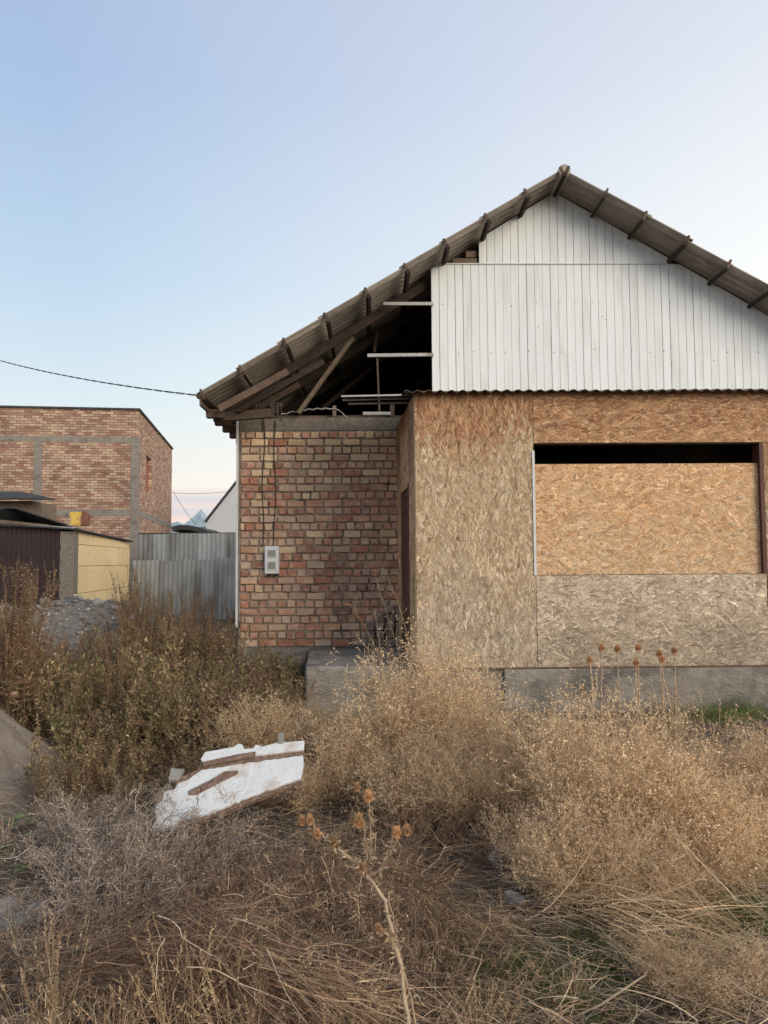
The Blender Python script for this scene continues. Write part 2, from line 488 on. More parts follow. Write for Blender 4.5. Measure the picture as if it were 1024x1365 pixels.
# small stones: uncountable
def scatter_stones(name, pts, sizes, m, parent, kindlab=None):
    bases = []
    for s in range(6):
        me = stone_mesh(s, 1)
        bases.append((np.array([v.co for v in me.vertices]), np.array([p.vertices[:] for p in me.polygons])))
        bpy.data.meshes.remove(me)
    Vs = []; Fs = []; n = 0; C = []
    for p, sz in zip(pts, sizes):
        bv, bf = bases[random.randrange(6)]
        rm = np.array(Euler((random.uniform(-.5, .5), random.uniform(-.5, .5), random.uniform(0, 6.28))).to_matrix())
        Vs.append(bv @ rm.T * sz + p); Fs.append(bf + n); n += len(bv)
        c = random.choice([0.6, 0.8, 1.0, 1.0, 1.3, 1.9]) * random.uniform(.85, 1.15)
        C.append(np.tile(np.array([[c, c * random.uniform(.94, 1.0), c * random.uniform(.9, 1.02)]]), (len(bv), 1)))
    o = obj(name, np.concatenate(Vs), np.concatenate(Fs), m, parent, cols=np.concatenate(C), smooth=True)
    o['kind'] = 'stuff'
    return o


M['pebble'] = mat('pebble', (0.19, 0.172, 0.152), (0.27, 0.245, 0.215), scale=12, rough=0.95, attr=True, bump=0.5, bscale=30)
px_ = RNG.uniform(-8, -0.8, 16000); py_ = RNG.uniform(9.0, 14.5, 16000)
hp = heap(px_, py_, GR, 21, 0.35)
k = hp > RNG.uniform(0.02, 0.5, 16000)
px_, py_ = px_[k][:6500], py_[k][:6500]
szs = np.clip(RNG.lognormal(-4.05, 0.5, len(px_)), 0.010, 0.06)
scatter_stones('pebbles', np.stack([px_, py_, HT(px_, py_) + szs * 0.25], 1), szs, M['pebble'], GRAVEL)
px_ = RNG.uniform(-3, 4, 900); py_ = RNG.uniform(2.2, 9.5, 900)
o = scatter_stones('soil_pebbles', np.stack([px_, py_, HT(px_, py_)], 1), np.clip(RNG.lognormal(-4.4, 0.5, 900), 0.006, 0.04), M['pebble'], None)
o.name = 'pebbles_on_soil'
px_ = RNG.uniform(-4.2, -1.6, 700); py_ = RNG.uniform(4.2, 6.8, 700); k = heap(px_, py_, SD, 31, .3) > .12; px_, py_ = px_[k], py_[k]
scatter_stones('sand_lumps', np.stack([px_, py_, HT(px_, py_) - .03], 1), np.clip(RNG.lognormal(-4.1, 0.6, len(px_)), 0.008, 0.06), M['sand'], t)
setp(o, 'small grey pebbles scattered over the soil under the weeds', kind='stuff')

smeshes = [stone_mesh(s + 20, 2) for s in range(7)]
for me in smeshes:
    me.materials.append(M['stone']); me.polygons.foreach_set('use_smooth', np.ones(len(me.polygons), dtype=bool))
M['stone_pale'] = mat('pale_stone', (0.38, 0.375, 0.37), (0.50, 0.49, 0.475), scale=9, rough=0.9, bump=0.4)
# cobbles seen on the gravel heap: pixel, size in m
cob = [(60, 805, .10), (42, 809, .07), (78, 807, .07), (130, 805, .09), (62, 824, .06), (155, 812, .06), (173, 806, .07), (178, 828, .07), (172, 815, .05),
       (107, 845, .06), (94, 825, .05), (147, 832, .05), (206, 800, .06), (118, 815, .05), (190, 818, .05), (254, 845, .08), (250, 856, .06), (96, 868, .05), (30, 806, .06), (15, 815, .06),
       (85, 890, .06), (36, 908, .06), (66, 931, .07), (75, 938, .05), (225, 808, .05), (140, 800, .05), (108, 799, .05), (84, 799, .04), (230, 828, .05), (265, 838, .05)]
for i, (cx, cy, sz) in enumerate(cob):
    # march the sight line down to the heap
    d = ray(cx, cy); d.normalize(); p = CP.copy()
    for s in range(900):
        p = p + d * 0.02
        if s > 150 and p.z < float(HT(p.x, p.y)): break
    me = smeshes[i % 7]
    o = bpy.data.objects.new('cobble_stone', me); COL.objects.link(o)
    o.location = (p.x, p.y, float(HT(p.x, p.y)) + sz * 0.3)
    o.rotation_euler = (random.uniform(-.4, .4), random.uniform(-.4, .4), random.uniform(0, 6.28))
    o.scale = (sz, sz, sz)
    setp(o, ('larger ' if sz > .075 else 'small ' if sz < .06 else '') + 'grey rounded cobble ' + ('on the crest of the gravel heap' if cy < 812 else 'on the slope of the gravel heap' if cy < 875 else 'at the weedy foot of the gravel heap'), 'stone', 'cobbles on the gravel heap')
# rocks at lower left
for nm, cx, cy, sz, lab in (('flat_rock', 20, 1240, .11, 'larger grey flat rock at the lower left edge among dead grass'), ('flat_rock', 48, 1222, .07, 'small grey rock just behind the larger flat rock at lower left'),
                            ('flat_rock', 8, 1222, .08, 'grey rock cut by the left edge above the flat rock')):
    q = pg(cx, cy)
    o = bpy.data.objects.new(nm, smeshes[random.randrange(7)]); COL.objects.link(o)
    o.location = (q.x, q.y, float(HT(q.x, q.y)) + 0.03); o.scale = (sz, sz, sz * .8); o.rotation_euler = (0.2, 0.1, random.uniform(0, 6))
    setp(o, lab, 'rock')

# ------------------------------------------------------------------ the house
YG = 10.0          # gable cladding plane
YE = 9.5           # front edge of the roof
YW = 10.5          # brick wall face
YB = 8.35          # face of the projecting boarded bay
BACK = 17.5
house = thing('unfinished_house', 'unfinished gabled brick house with boarded bay, white plank gable and open attic', 'house', (2.33, 12.0, 0))
RX, RZ = at(752, 226, YE).x, at(752, 226, YE).z
SL = 0.628


SR = 0.600


def rz(x, off=0.0):
    return RZ - (SL if x < RX else SR) * abs(x - RX) + off


EX = at(267, 536, YE).x            # eave end
LEN = RX - EX
WX0 = at(318.5, 700, YW).x
WX1 = 2 * RX - WX0
WZ0, WZB, WZ1 = at(420, 862, YW).z, at(420, 575, YW).z, at(420, 557, YW).z
print('eave', EX, 'ridge', RX, RZ, 'wall', WX0, WZ0, WZB, WZ1)

# main front wall: mortar body, bricks proud of it
wall = box_obj('brick_wall', (WX0, YW, WZ0), (at(530, 700, YW).x + 0.35, YW + 0.25, WZB), M['mortar'], house)
import bmesh


def brick_variants(w, n=6):
    outl = []
    for s in range(n):
        m = MB(); m.box((-w / 2, -0.02, -0.0445), (w / 2, 0.02, 0.0445))
        me = mesh_from('brick', m.V, m.F)
        soften(me, 0.007, 0.0065)
        outl.append(me)
    return outl


vs_h = brick_variants(0.115); vs_s = brick_variants(0.236)
cache = {}


def brick_mesh(kind, mi):
    s = random.randrange(6)
    k_ = (kind, s, mi)
    if k_ not in cache:
        me = (vs_h if kind == 'h' else vs_s)[s].copy(); me.materials.clear(); me.materials.append(M['brick%d' % mi]); cache[k_] = me
    return cache[k_]


course = (WZB - WZ0) / 28.0
wc = MW[wall.name].inverted()
bx0, bx1 = WX0 + 0.02, at(530, 700, YW).x + 0.28
allb = []
for r_ in range(28):
    zc = WZ0 + (r_ + 0.5) * course
    top = 27 - r_
    head = (top % 2 == 0)
    if top in (4, 5): head = (top == 4)
    pitch = 0.1235 if head else 0.2455
    x = bx0 - (0.0 if r_ % 4 < 2 else pitch * 0.45)
    while x < bx1 - 0.03:
        wdt = pitch * random.uniform(0.96, 1.04)
        a, b = max(x, bx0), min(x + wdt, bx1)
        if b - a > 0.05:
            allb.append((a, b, zc, head, top))
        x += wdt


def pick(top, xf):
    u_ = random.random()
    if top == 0: wts = [2, 3, 3, 2, 0, 1, 2]
    elif top in (1, 2, 3): wts = [1, 1.5, 4, 6, 0, 1, 1]
    elif top < 8: wts = [3, 3, 3, 3, .6, 1.5, 2]
    elif top < 16: wts = [3.5, 4, 2, .9, 1.5, 1.2, 2.5]
    else: wts = [3, 2.4, .8, .15, 3.2, 1.5, 4]
    if 4 <= top < 10 and xf < 0.35: wts[0] += 3; wts[4] += 2
    return random.choices(range(7), wts)[0]


# 300 largest as parts, the rest joined
nst = sum(1 for b in allb if not b[3])
keep_heads = max(0, 296 - nst)
hidx = [i for i, b in enumerate(allb) if b[3]]
random.shuffle(hidx)
single = set(i for i, b in enumerate(allb) if not b[3]) | set(sorted(hidx, key=lambda i: -(allb[i][1] - allb[i][0]))[:keep_heads])
rest = MB(); restm = []
for i, (a, b, zc, head, top) in enumerate(allb):
    mi = pick(top, (a - bx0) / (bx1 - bx0))
    me = brick_mesh('h' if head else 's', mi)
    base_w = 0.115 if head else 0.236
    sc = (b - a - random.uniform(0.014, 0.026)) / base_w
    loc = Vector(((a + b) / 2, YW - random.uniform(-0.006, 0.014), zc + random.uniform(-.004, .004)))
    rot = Euler((random.uniform(-.02, .02), random.uniform(-.022, .022), random.uniform(-.03, .03)))
    szz = random.uniform(0.86, 0.96)
    if i in single:
        o = bpy.data.objects.new('brick', me); COL.objects.link(o); o.parent = wall
        o.location = wc @ loc; o.rotation_euler = rot; o.scale = (sc, 1, szz)
    else:
        mm = Matrix.Translation(loc) @ rot.to_matrix().to_4x4() @ Matrix.Diagonal((sc, 1, szz, 1))
        n0 = len(rest.F)
        rest.add([mm @ v.co for v in me.vertices], [p.vertices[:] for p in me.polygons])
        restm += [mi] * (len(rest.F) - n0)
ro = rest.build('small_bricks', None, wall)
ro['kind'] = 'stuff'
for j in range(7): ro.data.materials.append(M['brick%d' % j])
ro.data.polygons.foreach_set('material_index', np.array(restm, dtype=np.int32))

box_obj('tie_beam', (WX0 - 0.005, YW - 0.012, WZB), (at(530, 700, YW).x + 0.6, YW + 0.25, WZ1), M['beam'], house, bev=0.012)
# remaining walls (out of sight from the front)
m = MB()
m.box((WX0, YW + 0.25, 0), (WX0 + 0.25, BACK, WZ1)); m.build('side_wall', M['far_brick'], house)
m = MB(); m.box((WX1 - 0.25, YW + 0.25, 0), (WX1, BACK, rz(WX1, -.10))); m.build('side_wall', M['far_brick'], house)
m = MB(); m.box((WX0, BACK, 0), (WX1, BACK + 0.25, WZ1)); m.build('rear_wall', M['far_brick'], house)
m = MB(); m.box((at(530, 700, YW).x + 0.36, YW + 0.003, 0), (WX1, YW + 0.247, WZ1)); m.build('front_wall', M['far_brick'], house)
m = MB(); m.box((WX0, YW - 0.01, -0.2), (WX1, YW + 0.24, WZ0 - 0.002)); m.build('foundation', M['concrete'], house)
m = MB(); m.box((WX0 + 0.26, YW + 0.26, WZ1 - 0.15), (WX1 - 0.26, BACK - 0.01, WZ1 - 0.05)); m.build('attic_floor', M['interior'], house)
# rear gable
m = MB()
zz = WZ1
gp_ = [(WX0 + .1, zz), (WX1 - .1, zz), (WX1 - .1, rz(WX1 - .1, -.06)), (RX, RZ - .06), (WX0 + .1, rz(WX0 + .1, -.06))]
m.add([(x_, BACK + .1, z_) for x_, z_ in gp_] + [(x_, BACK + .14, z_) for x_, z_ in gp_], [(0, 1, 2, 3, 4), (9, 8, 7, 6, 5)] + [(q, q + 5, (q + 1) % 5 + 5, (q + 1) % 5) for q in range(5)])
m.build('rear_gable', M['interior'], house)
# white edge strip down the left corner
m = MB(); m.box((WX0 - 0.035, YW - 0.03, at(316, 836, YW).z), (WX0 - 0.006, YW + 0.05, WZ1 - .01))
e = m.build('corner_strip', M['whiteframe'], house)

# ---------------- roof
u_dn = Vector((-1, 0, -SL)).normalized()      # down the left slope
slen = LEN * math.sqrt(1 + SL * SL)
nsh = 9
shl = slen / nsh


def sheet(side, k_, y0, y1, jit, SL=0.6):
    """corrugated sheet: waves run down the slope"""
    ny_ = int((y1 - y0) / 0.0375) + 1
    ys = np.linspace(y0, y1, ny_)
    a0 = k_ * shl - 0.03; a1 = (k_ + 1) * shl + 0.05
    if k_ == 0: a0 = 0.0
    V = []; 
    lift0, lift1 = 0.0, 0.022      # lower end rides over the next sheet
    nrm = Vector((-SL * side * -1, 0, 1)) if False else None
    c = 1 / math.sqrt(1 + SL * SL); s_ = SL * c
    for th in (0.0, 0.012):
        for a, lf in ((a0, lift0), (a1, lift1)):
            for yy in ys:
                wv = 0.022 * math.sin(2 * math.pi * yy / 0.15)
                h = wv + lf + th + jit
                x = RX + side * (a * c + h * s_)
                z = RZ - 0.015 - a * s_ + h * c
                V.append((x, yy, z))
    F = []
    for t_ in (0, 1):
        for i in range(ny_ - 1):
            b_ = t_ * 2 * ny_
            q = (b_ + i, b_ + i + 1, b_ + ny_ + i + 1, b_ + ny_ + i)
            F.append(q if t_ else q[::-1])
    n2 = 2 * ny_
    for row in (0, ny_):
        for i in range(ny_ - 1):
            F.append((row + i, row + i + 1, row + n2 + i + 1, row + n2 + i))
    for e_ in (0, ny_ - 1):
        F.append((e_, e_ + ny_, e_ + ny_ + n2, e_ + n2))
    return V, F


roof = {}
for side, nm in ((-1, 'left'), (1, 'right')):
    rp = bpy.data.objects.new('roof_slope', None); COL.objects.link(rp); rp.parent = house
    SLs = SL if side < 0 else SR
    loc = Vector((RX + side * LEN / 2, 13.5, RZ - SL * LEN / 2))
    rp.location = MW[house.name].inverted() @ loc
    MW[rp.name] = Matrix.Translation(loc)
    roof[side] = rp
    for k_ in range(nsh):
        spans = [(YE, 10.65), (10.60, 11.75), (11.70, 12.85), (12.80, 13.95), (13.90, 15.05), (15.0, 16.15), (16.1, 17.9)]
        for j, (a, b) in enumerate(spans):
            yj = random.uniform(-.02, .02) if j == 0 else 0
            V, F = sheet(side, k_, a + yj, b, 0.004 * (j % 2) + random.uniform(0, .003), SLs)
            obj('roof_sheet', V, F, M['roof'], rp, smooth=False)
    # battens running back, ends poking past the sheets
    c = 1 / math.sqrt(1 + SLs * SLs)
    for k_ in range(nsh + 1):
        a = k_ * shl + (0.06 if k_ == 0 else 0) - (0.03 if k_ == nsh else 0) + random.uniform(-.02, .02)
        off = -0.045 - 0.03
        x = RX + side * (a * c + off * SLs * c); z = RZ + 0.01 - a * SLs * c + off * c
        m = MB(); m.beam((x, YE - 0.045 + random.uniform(-.02, .015), z), (x, 17.85, z), 0.035 + random.uniform(0, .015), 0.05, up=(side * SL, 0, 1))
        m.build('batten', M['rafter'], rp)
        # short cleat standing on edge at the verge, seen as a tick against the sky
        m = MB()
        x2 = RX + side * ((a + .01) * c + 0.012 * SL * c); z2 = RZ - 0.045 - a * SL * c + 0.012 * c
        m.beam((x, YE - 0.03, z + .0), (x + side * 0.09 * SL * c, YE - 0.03, z + 0.125 * c), 0.03, 0.022, up=(0, 1, 0), twist=random.uniform(-.1, .1))
        m.build('verge_cleat', M['wood_dark'], rp)
    # rafters
    for j, yy in enumerate([10.16, 11.15, 12.15, 13.15, 14.15, 15.2, 16.2, 17.2]):
        m = MB()
        p = Vector((RX, yy, RZ - 0.045 - 0.06 - 0.065)); q = Vector((RX + side * (LEN - 0.05), yy, RZ - SLs * (LEN - 0.05) - 0.045 - 0.06 - 0.065))
        m.beam(p, q, 0.05, 0.11, up=(0, 0, 1)); m.build('rafter', M['interior'] if j else M['rafter'], rp)  # rafters further in get the attic's shade through their darker material
# ridge cap
m = MB()
for yy0, yy1 in ((YE - .03, 11.2), (11.15, 13), (12.95, 14.9), (14.85, 17.95)):
    m.tube([(RX, yy0, RZ - 0.02), (RX, yy1, RZ - 0.02)], 0.075, 10)
m.build('ridge_cap', M['roof'], house)
# lower boards under the verge, left corner
for (xa, ya, xb, yb, Yp, wd, mt_) in ((292, 545, 384, 495, 9.74, .085, 'wood_dark'), (318, 547, 432, 482, 10.0, .07, 'rafter'), (340, 546, 400, 512, 10.7, .08, 'wood_dark')):
    m = MB(); a = at(xa, ya, Yp); b = at(xb, yb, Yp); m.beam(a, b, 0.03, wd); m.build('verge_board', M[mt_], house)
# eave fascia and its under boards
m = MB()
ze = rz(EX)
for dy, dz, wd in ((0, -0.12, 0.10), (0.1, -.10, .05)):
    pass
m.beam((EX + 0.01, YE - .02, ze - 0.075), (EX + 0.01, 17.9, ze - 0.075), 0.03, 0.13); m.build('fascia_board', M['wood_dark'], house)
for i, yy in enumerate(np.arange(9.9, 12.2, 0.55)):
    m = MB(); m.box((EX - 0.015, yy, ze - 0.20), (EX + 0.2, yy + 0.12, ze - 0.10)); m.build('rafter_foot', M['wood_dark'], house)
m = MB(); m.beam(at(285, 557, 10.1), at(362, 551, 10.1), 0.1, 0.11); m.build('wall_plate', M['wood_dark'], house)
m = MB(); m.box((WX0 - .05, YW + .1, WZ1 + .002), (WX1, YW + .2, WZ1 + .05)); m.build('wall_plate', M['wood_dark'], house)

# attic timbers
for nm, (xa, ya), (xb, yb), Yp, wd, ht, mt_ in (
        ('diagonal_strut', (398, 551), (471, 450), 10.35, .05, .09, 'wood'),
        ('attic_post', (506, 552), (503, 478), 10.6, .025, .025, 'wood_dark'),
        ('attic_post', (499, 470), (503, 440), 11.1, .04, .04, 'wood_dark'),
        ('diagonal_strut', (430, 545), (520, 470), 12.2, .06, .08, 'wood_dark'),
        ('white_rail', (511, 405), (578, 405), 9.98, .04, .03, 'metal_sheet'),
        ('white_rail', (490, 474), (578, 473), 9.98, .04, .04, 'metal_sheet'),
        ('white_rail', (484, 551), (521, 551), 10.5, .04, .02, 'metal_sheet'),
        ('wood_stub', (446, 556), (446, 541), 10.52, .045, .05, 'wood'),
        ('wood_stub', (523, 556), (523, 540), 10.55, .06, .06, 'wood_dark')):
    m = MB(); m.beam(at(xa, ya, Yp), at(xb, yb, Yp), wd, ht, up=(0, 1, 0)); m.build(nm, M[mt_], house)

# ---------------- white gable: single planks
gl = bpy.data.objects.new('gable_cladding', None); COL.objects.link(gl); gl.parent = house
gloc = Vector((RX, YG, 4.5)); gl.location = MW[house.name].inverted() @ gloc; MW[gl.name] = Matrix.Translation(gloc)
GX0 = at(575.5, 440, YG).x; GXU = at(638.5, 330, YG).x
ZJ = at(640, 352, YG).z; ZBOT = at(640, 520, YG).z - 0.16
PW = 0.1035
# backing behind the planks closes the attic
m = MB()
xs = [GX0 + 0.02, GXU + .02]
def gpoly(y, pts):
    return [(x, y, z) for x, z in pts]
pol = [(GX0 + .02, ZBOT), (WX1, ZBOT), (WX1, rz(WX1, -.16)), (RX, RZ - .16), (GXU + .02, rz(GXU, -.16)), (GXU + .02, ZJ - .02), (GX0 + .02, ZJ - .02)]
n_ = len(pol)
m.add(gpoly(YG + .045, pol) + gpoly(YG + .075, pol), [tuple(range(n_)), tuple(range(2 * n_ - 1, n_ - 1, -1))] + [(i, i + n_, (i + 1) % n_ + n_, (i + 1) % n_) for i in range(n_)])
m.build('backing', M['clad_back'], gl)
ROOFOFF = -0.045


def plank(x0, x1, z0, yoff):
    """plank with a rounded hollow at each long edge, top cut along the roof slope"""
    prof = [(0.0, 0.006), (0.003, 0.0005), (0.010, 0.0), ((x1 - x0) * .5, 0.0005), (x1 - x0 - 0.010, 0.0), (x1 - x0 - 0.002, 0.001), (x1 - x0, 0.006)]
    return prof


def add_plank(x0, x1, z0, z1f, yoff, nm='plank'):
    prof = plank(x0, x1, z0, yoff)
    V = []; F = []; n = len(prof)
    for dx, dy in prof:
        V.append((x0 + dx, YG + yoff + dy, z0)); V.append((x0 + dx, YG + yoff + dy, z1f(x0 + dx)))
    for dx, dy in (prof[0], prof[-1]):
        V.append((x0 + dx, YG + yoff + 0.03, z0)); V.append((x0 + dx, YG + yoff + 0.03, z1f(x0 + dx)))
    for i in range(n - 1):
        F.append((2 * i, 2 * i + 2, 2 * i + 3, 2 * i + 1))
    F.append((2 * n, 0, 1, 2 * n + 1)); F.append((2 * n - 2, 2 * n + 2, 2 * n + 3, 2 * n - 1))
    F.append(tuple(range(0, 2 * n, 2))[::-1] + (2 * n, 2 * n + 2)[:1] + (2 * n + 2,))
    return obj(nm, V, F[:-1], M['white'], gl)


x = GX0; i = 0
while x < WX1 - 0.05:
    x1 = x + PW - random.choice((.001, .002, .003, .005))
    cap = rz(x + PW / 2, ROOFOFF)
    if cap > ZBOT + .3:
        if cap > ZJ:
            f = lambda q: ZJ
        else:
            f = lambda q: min(ZJ, rz(q, ROOFOFF))
        add_plank(x, x1, ZBOT, f, random.uniform(0, .003))
    x += PW; i += 1
x = GXU
while x < WX1:
    x1 = x + PW - random.choice((.001, .002, .003, .005))
    if rz(x1, ROOFOFF) > ZJ + .04 and rz(x, ROOFOFF) > ZJ + .04:
        add_plank(x, x1, ZJ + 0.012, lambda q: rz(q, ROOFOFF), random.uniform(0, .003) + 0.008)
    x += PW
m = MB(); m.box((GX0 - .01, YG - .012, ZJ - .006), (at(888, 352, YG).x, YG + .03, ZJ + .010)); m.build('cladding_joint_strip', M['whiteframe'], gl)
# nail heads in rows
m = MB()
for zr, px0 in ((at(640, 405, YG).z, 0), (at(640, 470, YG).z, 0.1)):
    x = GX0 + PW
    while x < WX1 - .3:
        if random.random() < .7 and rz(x) > zr + .2:
            xj = x + .02 + random.uniform(-.02, .02); zj = zr + random.uniform(-.03, .03); m.tube([(xj, YG - .004, zj), (xj, YG + .01, zj)], random.uniform(.004, .0075), 6)
        x += PW * random.choice((1, 2, 2))
for _ in range(8):
    x = random.uniform(2, 5); z = random.uniform(4, 5.2)
    m.tube([(x, YG - .004, z), (x, YG + .01, z)], .006, 6)
m.build('nail_heads', M['iron'], gl)['kind'] = 'stuff'
# exposed boards left of the upper tier
for dy, zc in ((0.02, 0.06), (0.05, 0.17)):
    a = GXU - .02; b = RX - (RZ - ROOFOFF * -1 - (ZJ + zc)) / SL
    m = MB(); m.box((b + .1, YG + dy + .02, ZJ + zc - .05), (a, YG + dy + .04, ZJ + zc + .035)); m.build('gable_board', M['wood'], house)

# ---------------- boarded bay
bay = bpy.data.objects.new('bay', None); COL.objects.link(bay); bay.parent = house
bloc = Vector((3.2, YB, 0)); bay.location = MW[house.name].inverted() @ bloc; MW[bay.name] = Matrix.Translation(bloc)
BX0 = at(554.5, 700, YB).x; BX1 = 6.1
BZ0 = at(860, 888, YB).z; BZT = at(700, 524, YB).z + .01
WXL = at(713, 680, YB).x; WXR = at(1018.5, 680, YB).x
WZT = at(860, 590, YB).z; WZS = at(860, 766, YB).z; WZP = at(860, 618, YB + .05).z
BXR = at(530, 700, YW).x                     # where the canted side meets the brick wall
print('bay', BX0, BX1, BZ0, BZT, WXL, WXR, WZT, WZS)


def hexmix(a, b, t_):
    return a + (b - a) * t_


def flakes(name, P0, U, Wv, lu, lv, n, ang, spread, colf, parent, L0=0.075, W0=0.013, seed=0, dens=1.0):
    """overlapping strands pressed in the face of a board; P0 corner, U and Wv unit vectors along width and height"""
    rg = np.random.default_rng(seed)
    P0 = np.array(P0); U = np.array(U); Wv = np.array(Wv); Nn = np.cross(U, Wv)
    n = int(n)
    cu = rg.uniform(0, lu, n); cv = rg.uniform(0, lv, n)
    th = ang + rg.normal(0, spread, n)
    L_ = L0 * rg.lognormal(0, .35, n); W_ = W0 * rg.lognormal(0, .5, n)
    L_ = np.minimum(L_, .20); W_ = np.minimum(W_, .045)
    d = rg.uniform(0.0006, 0.003, n)
    # six corner strand with ragged ends
    loc = np.array([(-.5, -.35), (-.42, .5), (.1, .55), (.5, .3), (.44, -.5), (-.1, -.52)])
    loc = loc[None] + rg.normal(0, .07, (n, 6, 2))
    a = loc[..., 0] * L_[:, None]; b = loc[..., 1] * W_[:, None]
    # slight bend
    b = b + (a / L_[:, None]) ** 2 * (rg.normal(0, .25, n) * W_)[:, None]
    uu = cu[:, None] + a * np.cos(th)[:, None] - b * np.sin(th)[:, None]
    vv = cv[:, None] + a * np.sin(th)[:, None] + b * np.cos(th)[:, None]
    uu = np.clip(uu, 0, lu); vv = np.clip(vv, 0, lv)
    dd = d[:, None] + loc[..., 0] * rg.normal(0, .0008, n)[:, None] + loc[..., 1] * rg.normal(0, .0010, n)[:, None]
    dd = np.maximum(dd, .0003)
    V = P0 + uu[..., None] * U + vv[..., None] * Wv + dd[..., None] * Nn
    F = np.arange(n * 6).reshape(n, 6)
    C = colf(cu / lu, cv / lv, rg, n)
    o = obj(name, V.reshape(-1, 3), F, M['flake'], parent, cols=np.repeat(C, 6, 0))
    o['kind'] = 'stuff'
    return o


FRESH = np.array([[.62, .38, .20], [.67, .44, .25], [.57, .33, .16], [.72, .51, .31], [.48, .26, .12], [.64, .40, .23]])
DARK = np.array([[.36, .185, .095], [.42, .23, .12], [.29, .145, .075], [.50, .32, .18], [.25, .12, .065], [.46, .29, .16]])
TAN = np.array([[.46, .33, .20], [.54, .41, .26], [.39, .27, .16], [.60, .48, .33], [.33, .23, .14], [.48, .36, .23]])
GREY = np.array([[.40, .315, .22], [.48, .385, .28], [.32, .245, .17], [.54, .45, .34], [.28, .215, .155], [.43, .34, .25]])


def pal(P, rg, n):
    c = P[rg.integers(0, len(P), n)]
    return c * rg.lognormal(0, .17, n)[:, None]


def sm(a, b, x):
    t_ = np.clip((x - a) / (b - a), 0, 1); return t_ * t_ * (3 - 2 * t_)


def pick_(a, b, w, rg):
    return np.where((rg.uniform(0, 1, len(w)) < w)[:, None], b, a) * .75 + (a * (1 - w[:, None]) + b * w[:, None]) * .25


def col_left(u_, v_, rg, n):
    # weathered: fresh brown under the eave, straw in the middle, grey at the foot
    w1 = sm(.72, .93, v_ + .16 * (vn(u_ * 5, v_ * 5, 4) - .5)); w2 = sm(.42, .02, v_ + .3 * (vn(u_ * 4, v_ * 3, 5) - .5))
    return pick_(pick_(pal(TAN, rg, n), pal(DARK, rg, n), w1, rg), pal(GREY, rg, n), w2 * .9, rg)


def col_top(u_, v_, rg, n):
    w1 = .25 + .75 * sm(.0, .5, v_ + .5 * (vn(u_ * 12, v_ * 2, 7) - .5))
    return pick_(pal(TAN * np.array([1.0, .80, .66]), rg, n), pal(DARK, rg, n), w1, rg)


def col_fresh(u_, v_, rg, n):
    w1 = .45 * sm(.9, .1, v_ + .5 * (vn(u_ * 5, v_ * 4, 8) - .5))
    return pick_(pal(FRESH, rg, n), pal(TAN * 1.15, rg, n), w1, rg)


def col_low(u_, v_, rg, n):
    w1 = sm(.75, .1, v_ + .5 * (vn(u_ * 7, v_ * 3, 9) - .5))
    c = pick_(pal(GREY * 1.2, rg, n), pal(GREY * .85, rg, n), w1, rg)
    return c


def col_side(u_, v_, rg, n):
    w1 = sm(.55, .95, v_)
    return pal(GREY * np.array([1.75, 1.38, 1.12]), rg, n) * (1 - w1[:, None]) + pal(DARK, rg, n) * w1[:, None]


def panel(nm, x0, x1, z0, z1, y, ang, spread, colf, n, seed, L0=.075, W0=.013):
    p = box_obj(nm, (x0, y, z0), (x1, y + .012, z1), M['osb'], bay)
    flakes('wood_flakes', (x0 + .001, y, z0 + .001), (1, 0, 0), (0, 0, 1), x1 - x0 - .002, z1 - z0 - .002, n, ang, spread, colf, p, seed=seed, L0=L0, W0=W0)
    return p


PI = math.pi
panel('osb_panel', BX0, WXL - .003, BZ0, BZT, YB, PI / 2, .42, col_left, 15500, 1, L0=.095, W0=.0155)
panel('osb_panel', WXL, WXR + 1.4, WZT, BZT, YB - .004, 0, .40, col_top, 11000, 2, L0=.095, W0=.0155)
panel('osb_panel', WXL + .012, WXR - .0, WZS + .003, WZP, YB + .05, 0, .65, col_fresh, 14500, 3, L0=.085, W0=.014)
panel('osb_panel', WXL, WXR + 0.0, BZ0, WZS, YB - .003, 0, .6, col_low, 13500, 4, L0=.085, W0=.0155)
panel('osb_panel', WXR + .012, BX1, BZ0, WZT - .003, YB, PI / 2, .45, col_left, 12000, 5, L0=.08)
# header joint line above the window: nailed strip
# screw heads along the board edges
for z_, xa_, xb_ in ((BZ0 + .04, BX0 + .05, BX1), (WZT + .04, WXL + .05, BX1), (BZT - .05, BX0 + .05, BX1), (WZS - .04, WXL + .05, WXR - .05)):
    m = MB(); x_ = xa_
    while x_ < xb_:
        zj = z_ + random.uniform(-.012, .012); m.tube([(x_, YB - .010, zj), (x_, YB + .003, zj)], .006, 6); x_ += random.uniform(.22, .38)
    m.build('screw_heads', M['iron'], bay)['kind'] = 'stuff'
m = MB(); z_ = BZ0 + .2
while z_ < BZT:
    for x_ in (BX0 + .03, WXL - .04): m.tube([(x_, YB - .006, z_), (x_, YB + .003, z_)], .006, 6)
    z_ += random.uniform(.22, .34)
m.build('screw_heads', M['iron'], bay)['kind'] = 'stuff'
# window frame pieces
wf = box_obj('window_jamb', (WXR - .03, YB - .008, WZS + .003), (WXR + .012, YB + .16, WZT - .003), M['door'], bay)
box_obj('window_jamb', (WXL - .02, YB - .014, WZS + .0), (WXL + .006, YB + .012, at(712, 601, YB).z), M['whiteframe'], bay)
box_obj('window_head', (WXL, YB + .012, WZT - .01), (WXR, YB + .15, WZT + .03), M['wood_dark'], bay)
box_obj('window_sill', (WXL, YB + .010, WZS - .02), (WXR, YB + .15, WZS - .001), M['wood_dark'], bay)
